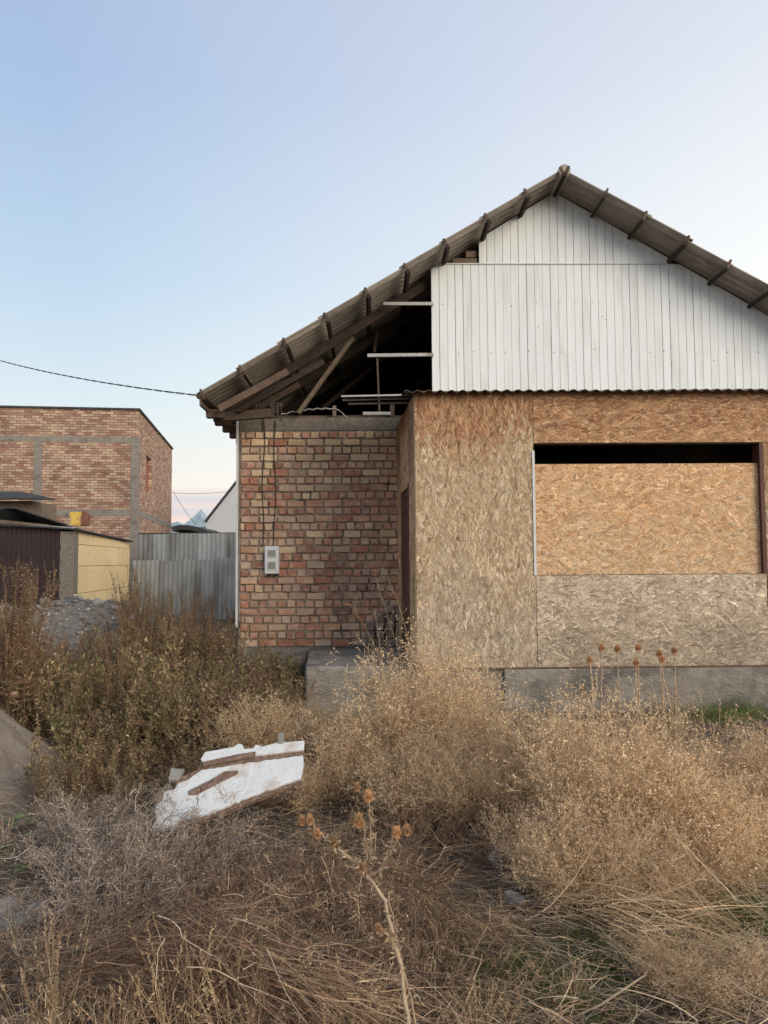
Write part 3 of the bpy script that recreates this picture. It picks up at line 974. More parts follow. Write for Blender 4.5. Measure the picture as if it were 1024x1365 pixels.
# dark room behind
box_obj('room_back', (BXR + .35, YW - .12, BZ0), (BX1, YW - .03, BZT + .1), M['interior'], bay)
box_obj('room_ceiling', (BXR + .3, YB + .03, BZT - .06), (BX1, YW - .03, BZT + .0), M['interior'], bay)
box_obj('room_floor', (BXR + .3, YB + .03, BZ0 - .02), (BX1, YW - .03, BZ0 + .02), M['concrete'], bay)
box_obj('bay_end_wall', (BX1, YB, BZ0), (BX1 + .03, YW, BZT), M['osb'], bay)
# canted side with the brown door in it
sd = Vector((BXR, YW, 0)) - Vector((BX0, YB, 0)); sl_ = sd.length; sdn = sd.normalized()
nrm = Vector((-sdn.y, sdn.x, 0))
if nrm.x > 0: nrm = -nrm


def side_box(nm, u0, u1, z0, z1, d0, d1, m_):
    base = Vector((BX0, YB, 0))
    pts = []
    for z in (z0, z1):
        for uu, dd in ((u0, d0), (u1, d0), (u1, d1), (u0, d1)):
            p = base + sdn * uu + nrm * dd; pts.append((p.x, p.y, z))
    F = [(0, 1, 2, 3), (7, 6, 5, 4), (0, 4, 5, 1), (1, 5, 6, 2), (2, 6, 7, 3), (3, 7, 4, 0)]
    return obj(nm, pts, F, m_, bay)


# door spans pixels 534..545 on the side wall
def side_u(pxx):
    d = ray(pxx, 750); b = Vector((BX0, YB)); 
    # solve t*d.xy = b + u*sdn.xy
    A = np.array([[d.x, -sdn.x], [d.y, -sdn.y]]); t_, uu = np.linalg.solve(A, np.array([b.x, b.y])); return uu


du0, du1 = side_u(546.0), side_u(535.0)
p_ = Vector((BX0, YB, 0)) + sdn * du0
DZ1 = at(544.5, 648, p_.y).z
print('door u', du0, du1, sl_, DZ1)
sid = bpy.data.objects.new('side_panel', None)
m = M['osb']
sp1 = side_box('osb_side_panel', 0.0, du0, BZ0, BZT, -.012, 0, m)
sp2 = side_box('osb_side_panel', du0 + .002, du1, DZ1, BZT, -.012, 0, m)
sp3 = side_box('osb_side_panel', du1 + .002, sl_, BZ0, BZT, -.012, 0, m)
for (u0, u1, z0, z1, par, sdx) in ((0, du0, BZ0, BZT, sp1, 11), (du0, du1, DZ1, BZT, sp2, 12), (du1, sl_, BZ0, BZT, sp3, 13)):
    pa = Vector((BX0, YB, 0)) + sdn * u1 + nrm * 0.0
    flakes('wood_flakes', (pa.x, pa.y, z0), tuple(-sdn), (0, 0, 1), u1 - u0, z1 - z0, 6000 * (u1 - u0) * (z1 - z0), PI / 2, .4, col_side, par, seed=sdx, L0=.08)
dr = side_box('door', du0 + .006, du1 - .006, BZ0 + .01, DZ1 - .006, -.06, -.02, M['door'])
side_box('door_frame', du0 - .03, du0 + .004, BZ0, DZ1 + .03, -.02, .016, M['wood_dark'])
side_box('corner_batten', -.006, .03, BZ0, BZT, .002, .014, M['wood'])
# plinth
m = MB(); m.box((at(672, 900, YB).x, YB - .015, -.25), (BX1 + .05, YB + .25, BZ0 - .022)); o = m.build('plinth', M['slab'], bay); soften(o.data, .012)
m = MB(); m.box((BX0 - .02, YB + .02, -.25), (at(672, 900, YB).x, YB + .25, BZ0 - .03)); m.build('plinth', M['slab'], bay)
m = MB(); m.box((BX0, YB - .004, BZ0 - .020), (BX1 + .05, YB + .2, BZ0 - .002)); m.build('sill_board', M['wood_dark'], bay)
# shed cover of the bay: corrugated sheets, their wavy ends over the front
FZ = at(800, 521, 8.2).z


def cover(x0, x1, y0, y1, z0, z1, m_, nm, par, amp=.012, wl=.118, th=.006, zx=0.0):
    nx_ = int((x1 - x0) / wl * 8) + 1
    xs_ = np.linspace(x0, x1, nx_)
    V = []
    for t_ in (0, th):
        for y, z in ((y0, z0), (y1, z1)):
            for xx in xs_:
                V.append((xx, y, z + t_ + amp * math.sin(2 * PI * xx / wl) + zx * (xx - x0)))
    F = []
    for t_ in (0, 1):
        b_ = t_ * 2 * nx_
        for i_ in range(nx_ - 1):
            q = (b_ + i_, b_ + i_ + 1, b_ + nx_ + i_ + 1, b_ + nx_ + i_); F.append(q if t_ else q[::-1])
    for row in (0, nx_):
        for i_ in range(nx_ - 1): F.append((row + i_, row + i_ + 1, row + 2 * nx_ + i_ + 1, row + 2 * nx_ + i_))
    return obj(nm, V, F, m_, par)


M['roof_dark'] = mat('dark_corrugated', (0.09, 0.07, 0.06), (0.15, 0.12, 0.10), scale=6, rough=0.9)
xx = BX0 - .12; j = 0
while xx < 6.4:
    cover(xx, xx + 1.0, 8.2 + .01 * (j % 2), YG + .04, FZ + .005 * (j % 2), ZBOT + .04 + .005 * (j % 2), M['roof_dark'], 'cover_sheet', bay)
    xx += .95; j += 1
box_obj('bay_top_rail', (BX0, YB + .02, BZT + .002), (BX1, YB + .08, BZT + .02), M['wood_dark'], bay)
# loose pale sheets sticking out to the left, their waves running sideways
for i_, (xa, ya, xb, yb_, Yf, m_) in enumerate(((455, 529, 552, 527, 8.9, 'metal_sheet'), (457, 534, 552, 531, 9.02, 'metal_sheet'), (464, 539, 553, 537, 9.12, 'metal_sheet'))):
    a = at(xa, ya, Yf); b = at(xb, yb_, Yf)
    ny_ = 34; V = []
    for th in (0, .007):
        for P1 in (a, b):
            for q in np.linspace(0, .85, ny_): V.append((P1.x, Yf + q, P1.z + th + .010 * math.sin(2 * PI * q / .12) + q * .215))
    F = []
    for t_ in (0, 1):
        b_ = t_ * 2 * ny_
        for q in range(ny_ - 1): F.append((b_ + q, b_ + q + 1, b_ + ny_ + q + 1, b_ + ny_ + q))
    for row in (0, ny_):
        for q in range(ny_ - 1): F.append((row + q, row + q + 1, row + 2 * ny_ + q + 1, row + 2 * ny_ + q))
    for e_ in (0, ny_ - 1): F.append((e_, e_ + ny_, e_ + 3 * ny_, e_ + 2 * ny_))
    obj('loose_sheet', V, F, M[m_], bay)

# porch slab on the ground before the brick wall
pa = at(405, 893, YB); 
porch = thing('porch_slab', 'low grey concrete porch slab under the brick wall', 'concrete slab', (-.1, 9.4, 0))
m = MB(); x0 = at(406, 895, 8.5).x; x1 = BX0 + .05; zt = WZ0 - .004
m.add([(x0, 8.5, -.2), (x1, 8.5, -.2), (x1, YW - .012, -.2), (at(413, 862, YW).x, YW - .012, -.2), (x0, 8.5, zt), (x1, 8.5, zt), (x1, YW - .012, zt), (at(413, 862, YW).x, YW - .012, zt)],
      [(3, 2, 1, 0), (4, 5, 6, 7), (0, 1, 5, 4), (1, 2, 6, 5), (2, 3, 7, 6), (3, 0, 4, 7)])
o = m.build('slab_block', M['slab'], porch); soften(o.data, .02, .006)
m = MB(); m.box((at(386, 868, 10).x, 9.6, -.2), (at(411, 868, 10).x - .02, YW - .02, zt - .06)); o = m.build('slab_step', M['slab'], porch); soften(o.data, .02, .02)

# stack of loose bricks at the foot of the wall, right end
xs0 = at(487, 850, YW - .14).x
cols_n = 4
n_b = 0
hts = [3, 4, 5, 5]
for c_ in range(4):
    for r_ in range(hts[c_]):
        me = brick_mesh('h', 6).copy(); me.materials.clear(); me.materials.append(M['brick_grey'])
        o = bpy.data.objects.new('loose_brick', me); COL.objects.link(o)
        o.scale = (1.0 + random.uniform(-.05, .05), 3.0, 1.15)
        o.location = (xs0 + .062 + c_ * .131 + random.uniform(-.004, .004), YW - .085 + random.uniform(-.01, .01), WZ0 + .056 + r_ * .108)
        o.rotation_euler = (0, random.uniform(-.015, .015), random.uniform(-.05, .05))
        pos = ['leftmost', 'second', 'third', 'rightmost'][c_]; row = ['bottom', 'second', 'third', 'fourth', 'fifth'][r_]
        setp(o, 'loose brick, %s row, %s column of the stack by the brown door' % (row, pos), 'brick', 'loose bricks stacked by the door')

# electric meter box with cables
mx0 = at(353, 728, YW - .1); mx1 = at(372, 765, YW - .1)
mb = thing('meter_box', 'white electric meter box with two windows on the brick wall', 'meter box', ((mx0.x + mx1.x) / 2, YW - .06, (mx0.z + mx1.z) / 2))
yb0, yb1 = YW - .11, YW - .015
o = box_obj('casing', (mx0.x, yb0, mx1.z), (mx1.x, yb1, mx0.z), M['plastic'], mb); soften(o.data, .008)
mx_ = mx0.x + .045
for za, zb in ((.62, .84), (.18, .42)):
    h_ = mx0.z - mx1.z
    o = box_obj('meter_window', (mx_, yb0 - .006, mx1.z + h_ * za), (mx_ + .095, yb0 + .002, mx1.z + h_ * zb), M['glassy'], mb)
    m = MB()
    z0_, z1_ = mx1.z + h_ * za - .008, mx1.z + h_ * zb + .008
    m.box((mx_ - .01, yb0 - .009, z0_), (mx_ - .002, yb0, z1_)); m.box((mx_ + .097, yb0 - .009, z0_), (mx_ + .105, yb0, z1_))
    m.box((mx_ - .01, yb0 - .009, z0_ - .006), (mx_ + .105, yb0, z0_)); m.box((mx_ - .01, yb0 - .009, z1_), (mx_ + .105, yb0, z1_ + .006))
    m.build('window_rim', M['plastic'], mb)
m = MB()
for q in (0.3, .75):
    cx = mx0.x + (mx1.x - mx0.x) * q; m.tube([(cx, YW - .06, mx1.z - .0), (cx, YW - .06, mx1.z - .03)], .018, 8)
m.build('cable_gland', M['black'], mb)
for xa, ya, xb, yb in ((367, 560, 366, 728), (352, 560, 350, 728)):
    pts = []
    for t_ in np.linspace(0, 1, 14):
        p = at(xa + (xb - xa) * t_ + 1.5 * math.sin(t_ * 9 + xa), ya + (yb - ya) * t_, YW - .035)
        pts.append(p)
    m = MB(); m.tube(pts, .006, 5); m.build('cable', M['black'], mb)
# rusty bracket at the wall top with insulators
br = thing('cable_bracket', 'rusty iron cable bracket with insulators on top of the brick wall', 'bracket', tuple(at(365, 556, YW - .03)))
Yq = YW - .04
m = MB()
for (xa, ya), (xb, yb), r_ in (((334, 541), (375, 538), .010), ((340, 548), (362, 547), .008), ((364, 556), (364, 534), .016), ((370, 556), (370, 536), .014), ((352, 575), (352, 538), .007), ((375, 560), (375, 538), .006), ((362, 549), (372, 549), .02)):
    m.tube([at(xa, ya, Yq), at(xb, yb, Yq)], r_, 6)
m.build('bar', M['iron'], br)
for xi in (341, 361, 374):
    m = MB(); a = at(xi, 543, Yq); m.tube([a, a + Vector((0, 0, .02)), a + Vector((0, 0, .045)), a + Vector((0, 0, .06))], .018, 8); m.build('insulator', M['iron'], br)


def sag(a, b, s_, n=24, wob=0.0):
    o_ = []
    for t_ in np.linspace(0, 1, n):
        p = a.lerp(b, t_); p.z -= 4 * s_ * t_ * (1 - t_); p.z += wob * math.sin(t_ * 40); o_.append(p)
    return o_


m = MB(); m.tube(sag(at(374, 553, YW - .03), at(447, 545, YW - .02), -.03, wob=.008), .007, 5); m.tube(sag(at(447, 545, YW - .02), at(462, 557, YW - .02), -.02), .007, 5)
c = m.build('wall_cable', M['metal_sheet']); setp(c, 'thin pale cable looping along the top of the brick wall', 'cable')
# overhead cable: two strands twisted
a = at(-60, 462, 17.0); b = at(272, 528, 9.55)
pa = sag(a, b, .12, 120)
m = MB()
for ph in (0, PI):
    m.tube([p + Vector((0, .007 * math.sin(i_ * .95 + ph), .007 * math.cos(i_ * .95 + ph))) for i_, p in enumerate(pa)], .0055, 5)
c = m.build('overhead_cable', M['black']); setp(c, 'twisted black overhead cable running to the roof corner', 'cable')
c['label'] = 'twisted black overhead cable running from the left to the roof corner'

# ------------------------------------------------------------------ neighbours on the left
C0 = at(185, 547, 29.0); C1 = at(229.5, 599, 39.1)
ang = math.atan2(-(C1.x - C0.x), C1.y - C0.y)
nb = thing('brick_building', 'two storey flat roofed brick building with concrete bands behind the garage', 'building', (C0.x, C0.y, 0), ang)
LS = math.hypot(C1.x - C0.x, C1.y - C0.y)
HB = C0.z
zb1t, zb1b = at(185, 583, 29).z, at(185, 590, 29).z
zb2t, zb2b = at(185, 679, 29).z, at(185, 688, 29).z
WB = 14.0


def nbx(nm, a, b, m_):
    return box_obj(nm, a, b, m_, nb, local=True)


wl = nbx('brick_wall', (-WB, 0, -.3), (0, .3, HB), M['far_brick'])
# side wall with a window opening
wy0, wy1 = LS * .20, LS * .37
# solve window position from pixels 194..202 along the side wall
def along(pxx):
    d = ray(pxx, 640); e_ = (C1 - C0); A = np.array([[d.x, -e_.x], [d.y, -e_.y]]); return np.linalg.solve(A, np.array([C0.x, C0.y]))[1] * LS
wy0, wy1 = along(194.5), along(202)
wz0, wz1 = at(198, 655, C0.y + wy0).z, at(198, 606, C0.y + wy0).z
m = MB()
m.box((-.3, .3, -.3), (0, wy0, HB)); m.box((-.3, wy1, -.3), (0, LS, HB)); m.box((-.3, wy0, -.3), (0, wy1, wz0)); m.box((-.3, wy0, wz1), (0, wy1, HB))
m.build('side_wall', M['far_brick'], nb, local=True)
M['infill'] = mat('red_brick_infill', (0.24, 0.09, 0.06), (0.32, 0.14, 0.09), scale=5, rough=0.95)
nbx('window', (-.22, wy0, wz0), (-.12, wy1, wz1), M['infill'])
m = MB(); m.box((-WB, LS - .3, -.3), (-.3, LS, HB)); m.box((-WB, .3, -.3), (-WB + .3, LS - .3, HB)); m.build('rear_wall', M['far_brick'], nb, local=True)
for zt_, zb_ in ((zb1t, zb1b), (zb2t, zb2b)):
    nbx('concrete_band', (-WB, -.012, zb_), (.012, .2, zt_), M['concrete']); nbx('concrete_band', (-.2, .2, zb_ - .0), (.012, LS, zt_), M['far_brick'] if zt_ > 5 else M['concrete'])
pw = .27
for xc in (-pw / 2 + .014, -3.5, -8.0, -12.0):
    for z0_, z1_ in ((-.3, zb2b - .002), (zb2t + .002, zb1b - .002)):
        nbx('concrete_column', (xc - pw / 2, -.016, z0_), (xc + pw / 2, .18, z1_), M['concrete'])
m = MB(); m.box((-WB - .06, -.06, HB), (.06, LS + .05, HB + .07)); m.build('roof', M['tar'], nb, local=True)

# garage: brown ribbed gate, pebble pier, yellow block side wall
G0 = at(99, 750, 17.0); G1 = at(172.5, 750, 22.5)
ga = math.atan2(-(G1.x - G0.x), G1.y - G0.y)
gr = thing('garage', 'low garage with brown ribbed gate and yellow block side wall', 'garage', (G0.x, G0.y, 0), ga)
LG = math.hypot(G1.x - G0.x, G1.y - G0.y)
zf = at(99, 707, 17.0).z; zk = at(172.5, 723, 22.5).z
# block courses of the side wall
wallb = thing('tmp', None, None); bpy.data.objects.remove(wallb)
core = MB()
core.add([(-.3, 0, -.2), (-.02, 0, -.2), (-.02, LG, -.2), (-.3, LG, -.2), (-.3, 0, zf - .02), (-.02, 0, zf - .02), (-.02, LG, zk - .02), (-.3, LG, zk - .02)],
         [(3, 2, 1, 0), (4, 5, 6, 7), (0, 1, 5, 4), (1, 2, 6, 5), (2, 3, 7, 6), (3, 0, 4, 7)])
sw = core.build('side_wall', M['mortar'], gr, local=True)
rows = [(-.1, .35), (.362, .95), (.962, 1.55), (1.562, 2.02)]
rows.append((2.032, 9))
for ri, (za, zb) in enumerate(rows):
    y = -.0 if ri % 2 == 0 else -.45
    while y < LG:
        y2 = y + random.uniform(.85, 1.35)
        a, b = max(y, 0), min(y2 - .012, LG)
        if b - a > .05:
            def tp(q): return min(zb, zf + (zk - zf) * q / LG - .01)
            if tp(a) > za + .03 or tp(b) > za + .03:
                t0, t1 = max(tp(a), za + .01), max(tp(b), za + .01)
                off = random.uniform(-.006, .006)
                V = [(-.03, a, za), (off, a, za), (off, b, za), (-.03, b, za), (-.03, a, t0), (off, a, t0), (off, b, t1), (-.03, b, t1)]
                o = obj('block', V, [(3, 2, 1, 0), (4, 5, 6, 7), (0, 1, 5, 4), (1, 2, 6, 5), (2, 3, 7, 6), (3, 0, 4, 7)], M['yellow'], sw, local=False) if False else None
                Vw = [tuple(MW[gr.name] @ Vector(v)) for v in V]
                o = obj('block', Vw, [(3, 2, 1, 0), (4, 5, 6, 7), (0, 1, 5, 4), (1, 2, 6, 5), (2, 3, 7, 6), (3, 0, 4, 7)], M['yellow'], sw)
        y = y2
pwid = .27
box_obj('pier', (-pwid, -.02, -.2), (-.0, .30, zf - .03), M['pier'], gr, local=True)
# gate: ribs
gz0, gz1 = .05, zf + .02
xs_ = []; x = -pwid - .004; pr = []
while x > -3.6:
    pr += [(x, 0), (x - .035, 0), (x - .05, -.028), (x - .085, -.028)]; x -= .10
V = []; F = []
for x_, y_ in pr:
    zt_ = gz1 + .045 * (-x_) ; V += [(x_, y_ + .05, gz0), (x_, y_ + .05, zt_)]
for i_ in range(len(pr) - 1): F.append((2 * i_, 2 * i_ + 1, 2 * i_ + 3, 2 * i_ + 2))
gt = obj('gate', V, F, M['gate'], gr, local=True)
m = MB(); m.tube([(-2.1, -.01, 1.0), (-2.1, -.06, 1.0), (-2.1, -.06, 1.15), (-2.1, -.01, 1.15)], .012, 6)
Vw = [tuple(MW[gr.name] @ Vector(v)) for v in m.V]; obj('handle', Vw, m.F, M['iron'], gt)
m = MB(); m.beam((-.0, .02, gz1 + .03), (-3.8, .02, gz1 + .045 * 3.8 + .03), .05, .05); m.build('gate_lintel', M['metal_sheet'], gr, local=True)
box_obj('rear_wall', (-3.8, LG, -.2), (-.3, LG + .2, zk), M['far_brick'], gr, local=True)
box_obj('side_wall', (-3.9, 0.05, -.2), (-3.7, LG, zf + .1), M['far_brick'], gr, local=True)
m = MB()
m.add([(.08, -.12, zf - .0), (.08, LG + .15, zk + .01), (-3.9, LG + .15, zk + .25), (-3.9, -.12, zf + .30), (.08, -.12, zf + .035), (.08, LG + .15, zk + .045), (-3.9, LG + .15, zk + .285), (-3.9, -.12, zf + .335)],
      [(3, 2, 1, 0), (4, 5, 6, 7), (0, 1, 5, 4), (1, 2, 6, 5), (2, 3, 7, 6), (3, 0, 4, 7)])
m.build('roof', M['tar'], gr, local=True)


def rag_sheet(name, pts, th, m_, label, cat, **k_):
    n = len(pts); V = [tuple(p) for p in pts] + [(p[0], p[1], p[2] - th) for p in pts]
    F = [tuple(range(n)), tuple(range(2 * n - 1, n - 1, -1))] + [(i_, i_ + n, (i_ + 1) % n + n, (i_ + 1) % n) for i_ in range(n)]
    o = obj(name, V, F, m_); return setp(o, label, cat)


rag_sheet('roofing_felt', [at(-30, 688, 16.9), at(6, 676, 17.2), at(20, 676, 17.3), at(62, 690, 17.3), at(110, 706, 17.3), at(60, 697, 18.6), at(-30, 683, 18.6)], .03, M['tar'], 'torn black roofing felt lying over the front of the garage roof', 'roofing felt')
rag_sheet('roofing_felt', [at(-30, 665, 20), at(18, 664, 20), at(50, 664, 20), at(74, 665, 20.5), at(40, 659, 21), at(28, 655, 21), at(-30, 655, 21)], .04, M['tar'], 'black sheet of roofing on the shed top behind the garage', 'roofing sheet')
box_obj2 = MB()
a = at(-40, 700, 20.5); b = at(45, 666, 20.5)
box_obj2.box((a.x, 20.4, 0), (b.x, 22.0, b.z - .04)); o = box_obj2.build('back_shed', M['wood'])
setp(o, 'small brown shed under the black roofing sheet behind the garage', 'shed')
# lit yellow block and rusty thing on the garage roof
bs = thing('foam_block', 'yellow-lit waisted block standing on the garage roof', 'block', tuple(at(100, 701, 17.6)))
m = MB()
for (ya, yb, wa) in ((700, 698, .10), (698, 694, .13), (694, 691, .07), (691, 688, .13), (688, 682.5, .15)):
    a = at(100.5, ya, 17.6); b = at(100.5, yb, 17.6); m.box((a.x - wa * .7, 17.55, a.z), (a.x + wa * .7, 17.67, b.z))
M['lit_yellow'] = mat('yellow_lit_foam', (0.85, 0.55, 0.10), (0.88, 0.62, 0.14), scale=5, rough=0.9)  # warm light on the block is put into this yellow
m.build('waisted_body', M['lit_yellow'], bs)
m = MB(); a = at(107, 701, 17.9); b = at(117, 681, 17.9)
m.add([(a.x, 17.9, a.z), (b.x, 17.9, a.z + .02), (b.x, 17.95, b.z - .08), (a.x + .09, 17.95, b.z), (a.x, 17.95, b.z)], [(0, 1, 2, 3, 4)])
V = m.V + [(v[0], v[1] + .12, v[2]) for v in m.V]
M['rust'] = mat('rusty_sheet', (0.20, 0.09, 0.06), (0.28, 0.14, 0.09), scale=5, rough=0.9)
o = obj('rusty_box', V, [(0, 1, 2, 3, 4), (9, 8, 7, 6, 5)] + [(i_, i_ + 5, (i_ + 1) % 5 + 5, (i_ + 1) % 5) for i_ in range(5)], M['rust']); setp(o, 'rusty red brown box beside the yellow block on the garage roof', 'box')

# fence of corrugated sheets
YF = 22.8
fe = thing('sheet_fence', 'fence of two rows of weathered grey corrugated sheets beside the house', 'fence', (at(245, 750, YF).x, YF, 0))
fx0, fx1 = at(183, 750, YF).x, at(322, 750, YF).x + .6


def fsheet(x0, x1, z0, z1, y, lean, m_, nm='fence_sheet', amp=.018, wl=.13):
    nx_ = int((x1 - x0) / wl * 6) + 2; V = []
    for th in (0, .008):
        for z, yo in ((z0, 0), (z1, lean)):
            for xx_ in np.linspace(x0, x1, nx_): V.append((xx_, y + yo + th + amp * math.sin(2 * PI * xx_ / wl), z + (.02 * random.random() if False else 0)))
    F = []
    for t_ in (0, 1):
        b_ = t_ * 2 * nx_
        for i_ in range(nx_ - 1):
            q = (b_ + i_, b_ + i_ + 1, b_ + nx_ + i_ + 1, b_ + nx_ + i_); F.append(q if not t_ else q[::-1])
    for i_ in range(nx_ - 1): F.append((nx_ + i_, nx_ + i_ + 1, 3 * nx_ + i_ + 1, 3 * nx_ + i_))
    return obj(nm, V, F, m_, fe)


zt_ = at(245, 711, YF).z; zm_ = at(245, 746, YF).z
x = fx0; j = 0
while x < fx1:
    wdt = random.uniform(.75, .9)
    fsheet(x, x + wdt + .03, zm_ - .15, zt_ - random.uniform(0, .03), YF + .01 * (j % 2), .0, M['fence']); x += wdt; j += 1
x = fx0 - .1; j = 0
while x < fx1:
    wdt = random.uniform(.5, .95)
    fsheet(x, x + wdt + .02, -.2, zm_ + random.uniform(-.04, .05), YF - .30 - .012 * (j % 2), .16, M['fence']); x += wdt; j += 1
m = MB(); m.box((fx0, YF + .03, zt_ - .06), (fx1, YF + .08, zt_ + .02)); m.build('top_rail', M['wood_dark'], fe)
for xp in np.linspace(fx0 + .1, fx1, 4):
    m = MB(); m.box((xp - .04, YF + .085, -.2), (xp + .04, YF + .16, zt_ + .0)); m.build('post', M['wood_dark'], fe)
# neighbours beyond the fence
pts = [(275, 711), (275, 698), (300, 666), (318, 643), (330, 632), (360, 660), (390, 711)]
Yn = 34.0
wp = [at(x_, y_, Yn) for x_, y_ in pts]
nbh = thing('white_gabled_house', 'pale plastered house gable rising right behind the grey fence', 'house', (wp[0].x + 1.5, Yn, 0))
V = [(p.x, Yn, p.z if i_ not in (0, 6) else 0) for i_, p in enumerate(wp)]; n = len(V)
V2 = V + [(v[0] + 0, Yn + 9, v[2]) for v in V]
obj('wall', V2, [tuple(range(n))[::-1], tuple(range(n, 2 * n))] + [(i_, (i_ + 1) % n, (i_ + 1) % n + n, i_ + n) for i_ in range(n)], M['plaster'], nbh)
m = MB()
for i_ in (1, 2, 3):
    a = wp[i_]; b = wp[i_ + 1]; m.beam((a.x - .03, Yn - .1, a.z + .06), (b.x - .03, Yn - .1, b.z + .06), .15, .10)
m.build('verge', M['tar'], nbh)
for (xl, xr, yt, yb_, Yd, lab, hip) in ((240, 283, 678, 711, 60, 'far pale blue house with pyramid roof behind the fence', .45), (205, 252, 694, 715, 66, 'small far house with pale blue roof by the brick building', .3), ):
    a = at(xl, yb_, Yd); b = at(xr, yb_, Yd); tz = at((xl + xr) / 2, yt, Yd).z; ez = at(xl, 703, Yd).z
    hs = thing('far_house', lab, 'house', ((a.x + b.x) / 2, Yd + 2, 0))
    wdt = b.x - a.x; cx = (a.x + b.x) / 2 - .2 * wdt * (hip > .4) * 0
    m = MB(); m.box((a.x + .2, Yd + .2, 0), (b.x - .2, Yd + wdt, ez)); m.build('wall', M['plaster'], hs)
    m = MB(); top = (cx + wdt * .05, Yd + wdt / 2, tz)
    m.add([(a.x, Yd, ez), (b.x, Yd, ez), (b.x, Yd + wdt, ez), (a.x, Yd + wdt, ez), top], [(0, 1, 4), (1, 2, 4), (2, 3, 4), (3, 0, 4), (3, 2, 1, 0)])
    rf = m.build('roof', M['zinc'], hs)
    m = MB()
    for t_ in np.linspace(.12, .88, 9):
        p = Vector((a.x + wdt * t_, Yd, ez)); q = Vector(top).lerp(p, abs(t_ - .5) * 1.6 if abs(t_ - .5) < .6 else 1); q = Vector(top) + (p - Vector(top)) * abs(t_ - .5) * 1.9
        m.beam(p + Vector((0, -.02, .03)), q + Vector((0, -.02, .03)), .06, .05)
    m.build('roof_seam', M['zinc'], rf)
ds = thing('dark_shed', 'low shed with black curved roof directly behind the grey fence', 'shed', (at(252, 711, 26).x, 26, 0))
V = []
for yy_ in (26, 29):
    for x_, y_ in ((229, 702), (240, 699.5), (252, 700), (264, 702.5), (276, 708)):
        p = at(x_, y_, 26); V.append((p.x, yy_, p.z))
F = [(i_, i_ + 1, i_ + 6, i_ + 5) for i_ in range(4)]
V += [(v[0], v[1], v[2] - .16) for v in V]
F += [(i_ + 10 + 5, i_ + 16, i_ + 11, i_ + 10) for i_ in range(4)] + [(i_ + 1, i_, i_ + 10, i_ + 11) for i_ in range(4)] + [(i_ + 5, i_ + 6, i_ + 16, i_ + 15) for i_ in range(4)] + [(0, 5, 15, 10), (9, 4, 14, 19)]
obj('roof', V, F, M['tar'], ds)
m = MB(); m.box((at(231, 700, 26).x, 26.1, 0), (at(274, 700, 26).x, 28.9, at(276, 712, 26).z)); m.build('wall', M['plaster'], ds)
for (xa, ya, xb, yb, lab) in ((231, 655, 262, 700, 'thin slanting wire over the far blue roof'), (229, 657, 320, 653, 'thin level wire above the far blue roof')):
    m = MB(); m.tube(sag(at(xa, ya, 40), at(xb, yb, 40), .1), .012, 4); c = m.build('thin_wire', M['iron']); setp(c, lab, 'wire')

# ------------------------------------------------------------------ plants
def nz(v): return v / np.maximum(np.linalg.norm(v, axis=-1, keepdims=True), 1e-9)


class Veg:
    def __init__(s, seed):
        s.r = np.random.default_rng(seed); s.V = []; s.F = []; s.C = []; s.n = 0

    def grow(s, P, D, Ln, n, wob, grav):
        P = np.array(P, float); D = nz(np.array(D, float)); Ln = np.broadcast_to(np.asarray(Ln, float), (len(P),))
        pts = [P.copy()]
        for i in range(n):
            D = nz(D + wob * s.r.normal(0, 1, D.shape) + np.array([0, 0, grav]))
            P = P + D * (Ln / n)[:, None]; pts.append(P.copy())
        return np.stack(pts, 1)

    def branch(s, pts, k, t0, t1, spread):
        N_, m, _ = pts.shape
        idx = np.repeat(np.arange(N_), k); t = s.r.uniform(t0, t1, len(idx)) * (m - 1)
        i = np.minimum(t.astype(int), m - 2); f = (t - i)[:, None]
        a = pts[idx, i]; b = pts[idx, i + 1]
        D = nz(b - a) + spread * s.r.normal(0, 1, a.shape)
        return a * (1 - f) + b * f, nz(D), idx

    def col(s, pal_, n, var=.16):
        pal_ = np.array(pal_); return pal_[s.r.integers(0, len(pal_), n)] * s.r.lognormal(0, var, n)[:, None]

    def ribbon(s, pts, w0, w1, C):
        N_, m, _ = pts.shape
        t = nz(pts[:, -1] - pts[:, 0]); sd = nz(np.cross(t, s.r.normal(0, 1, t.shape)))
        wv = np.linspace(1, 0, m)[None] * np.asarray(w0).reshape(-1, 1) + np.linspace(0, 1, m)[None] * np.asarray(w1).reshape(-1, 1)
        a = pts + sd[:, None] * wv[..., None] / 2; b = pts - sd[:, None] * wv[..., None] / 2
        V = np.stack([a, b], 2).reshape(-1, 3)
        base = s.n + np.arange(N_)[:, None] * 2 * m + np.arange(m - 1)[None] * 2
        F = np.stack([base, base + 1, base + 3, base + 2], -1).reshape(-1, 4)
        s.V.append(V); s.F.append(F); s.C.append(np.repeat(C, 2 * m, 0)); s.n += len(V)

    def leaf(s, P, D, ln, wd, C, cup=0.0):
        n = len(P); D = nz(D); ln = np.broadcast_to(ln, (n,))[:, None]; wd = np.broadcast_to(wd, (n,))[:, None]
        sd = nz(np.cross(D, s.r.normal(0, 1, D.shape)))
        V = np.stack([P, P + D * ln * .45 + sd * wd / 2, P + D * ln, P + D * ln * .45 - sd * wd / 2], 1).reshape(-1, 3)
        F = s.n + np.arange(n * 4).reshape(n, 4)
        s.V.append(V); s.F.append(F); s.C.append(np.repeat(C, 4, 0)); s.n += len(V)

    def mesh(s, name):
        return mesh_from(name, np.concatenate(s.V), np.concatenate(s.F), M['plant'], np.concatenate(s.C))

    def tris(s): return 2 * sum(len(f) for f in s.F)


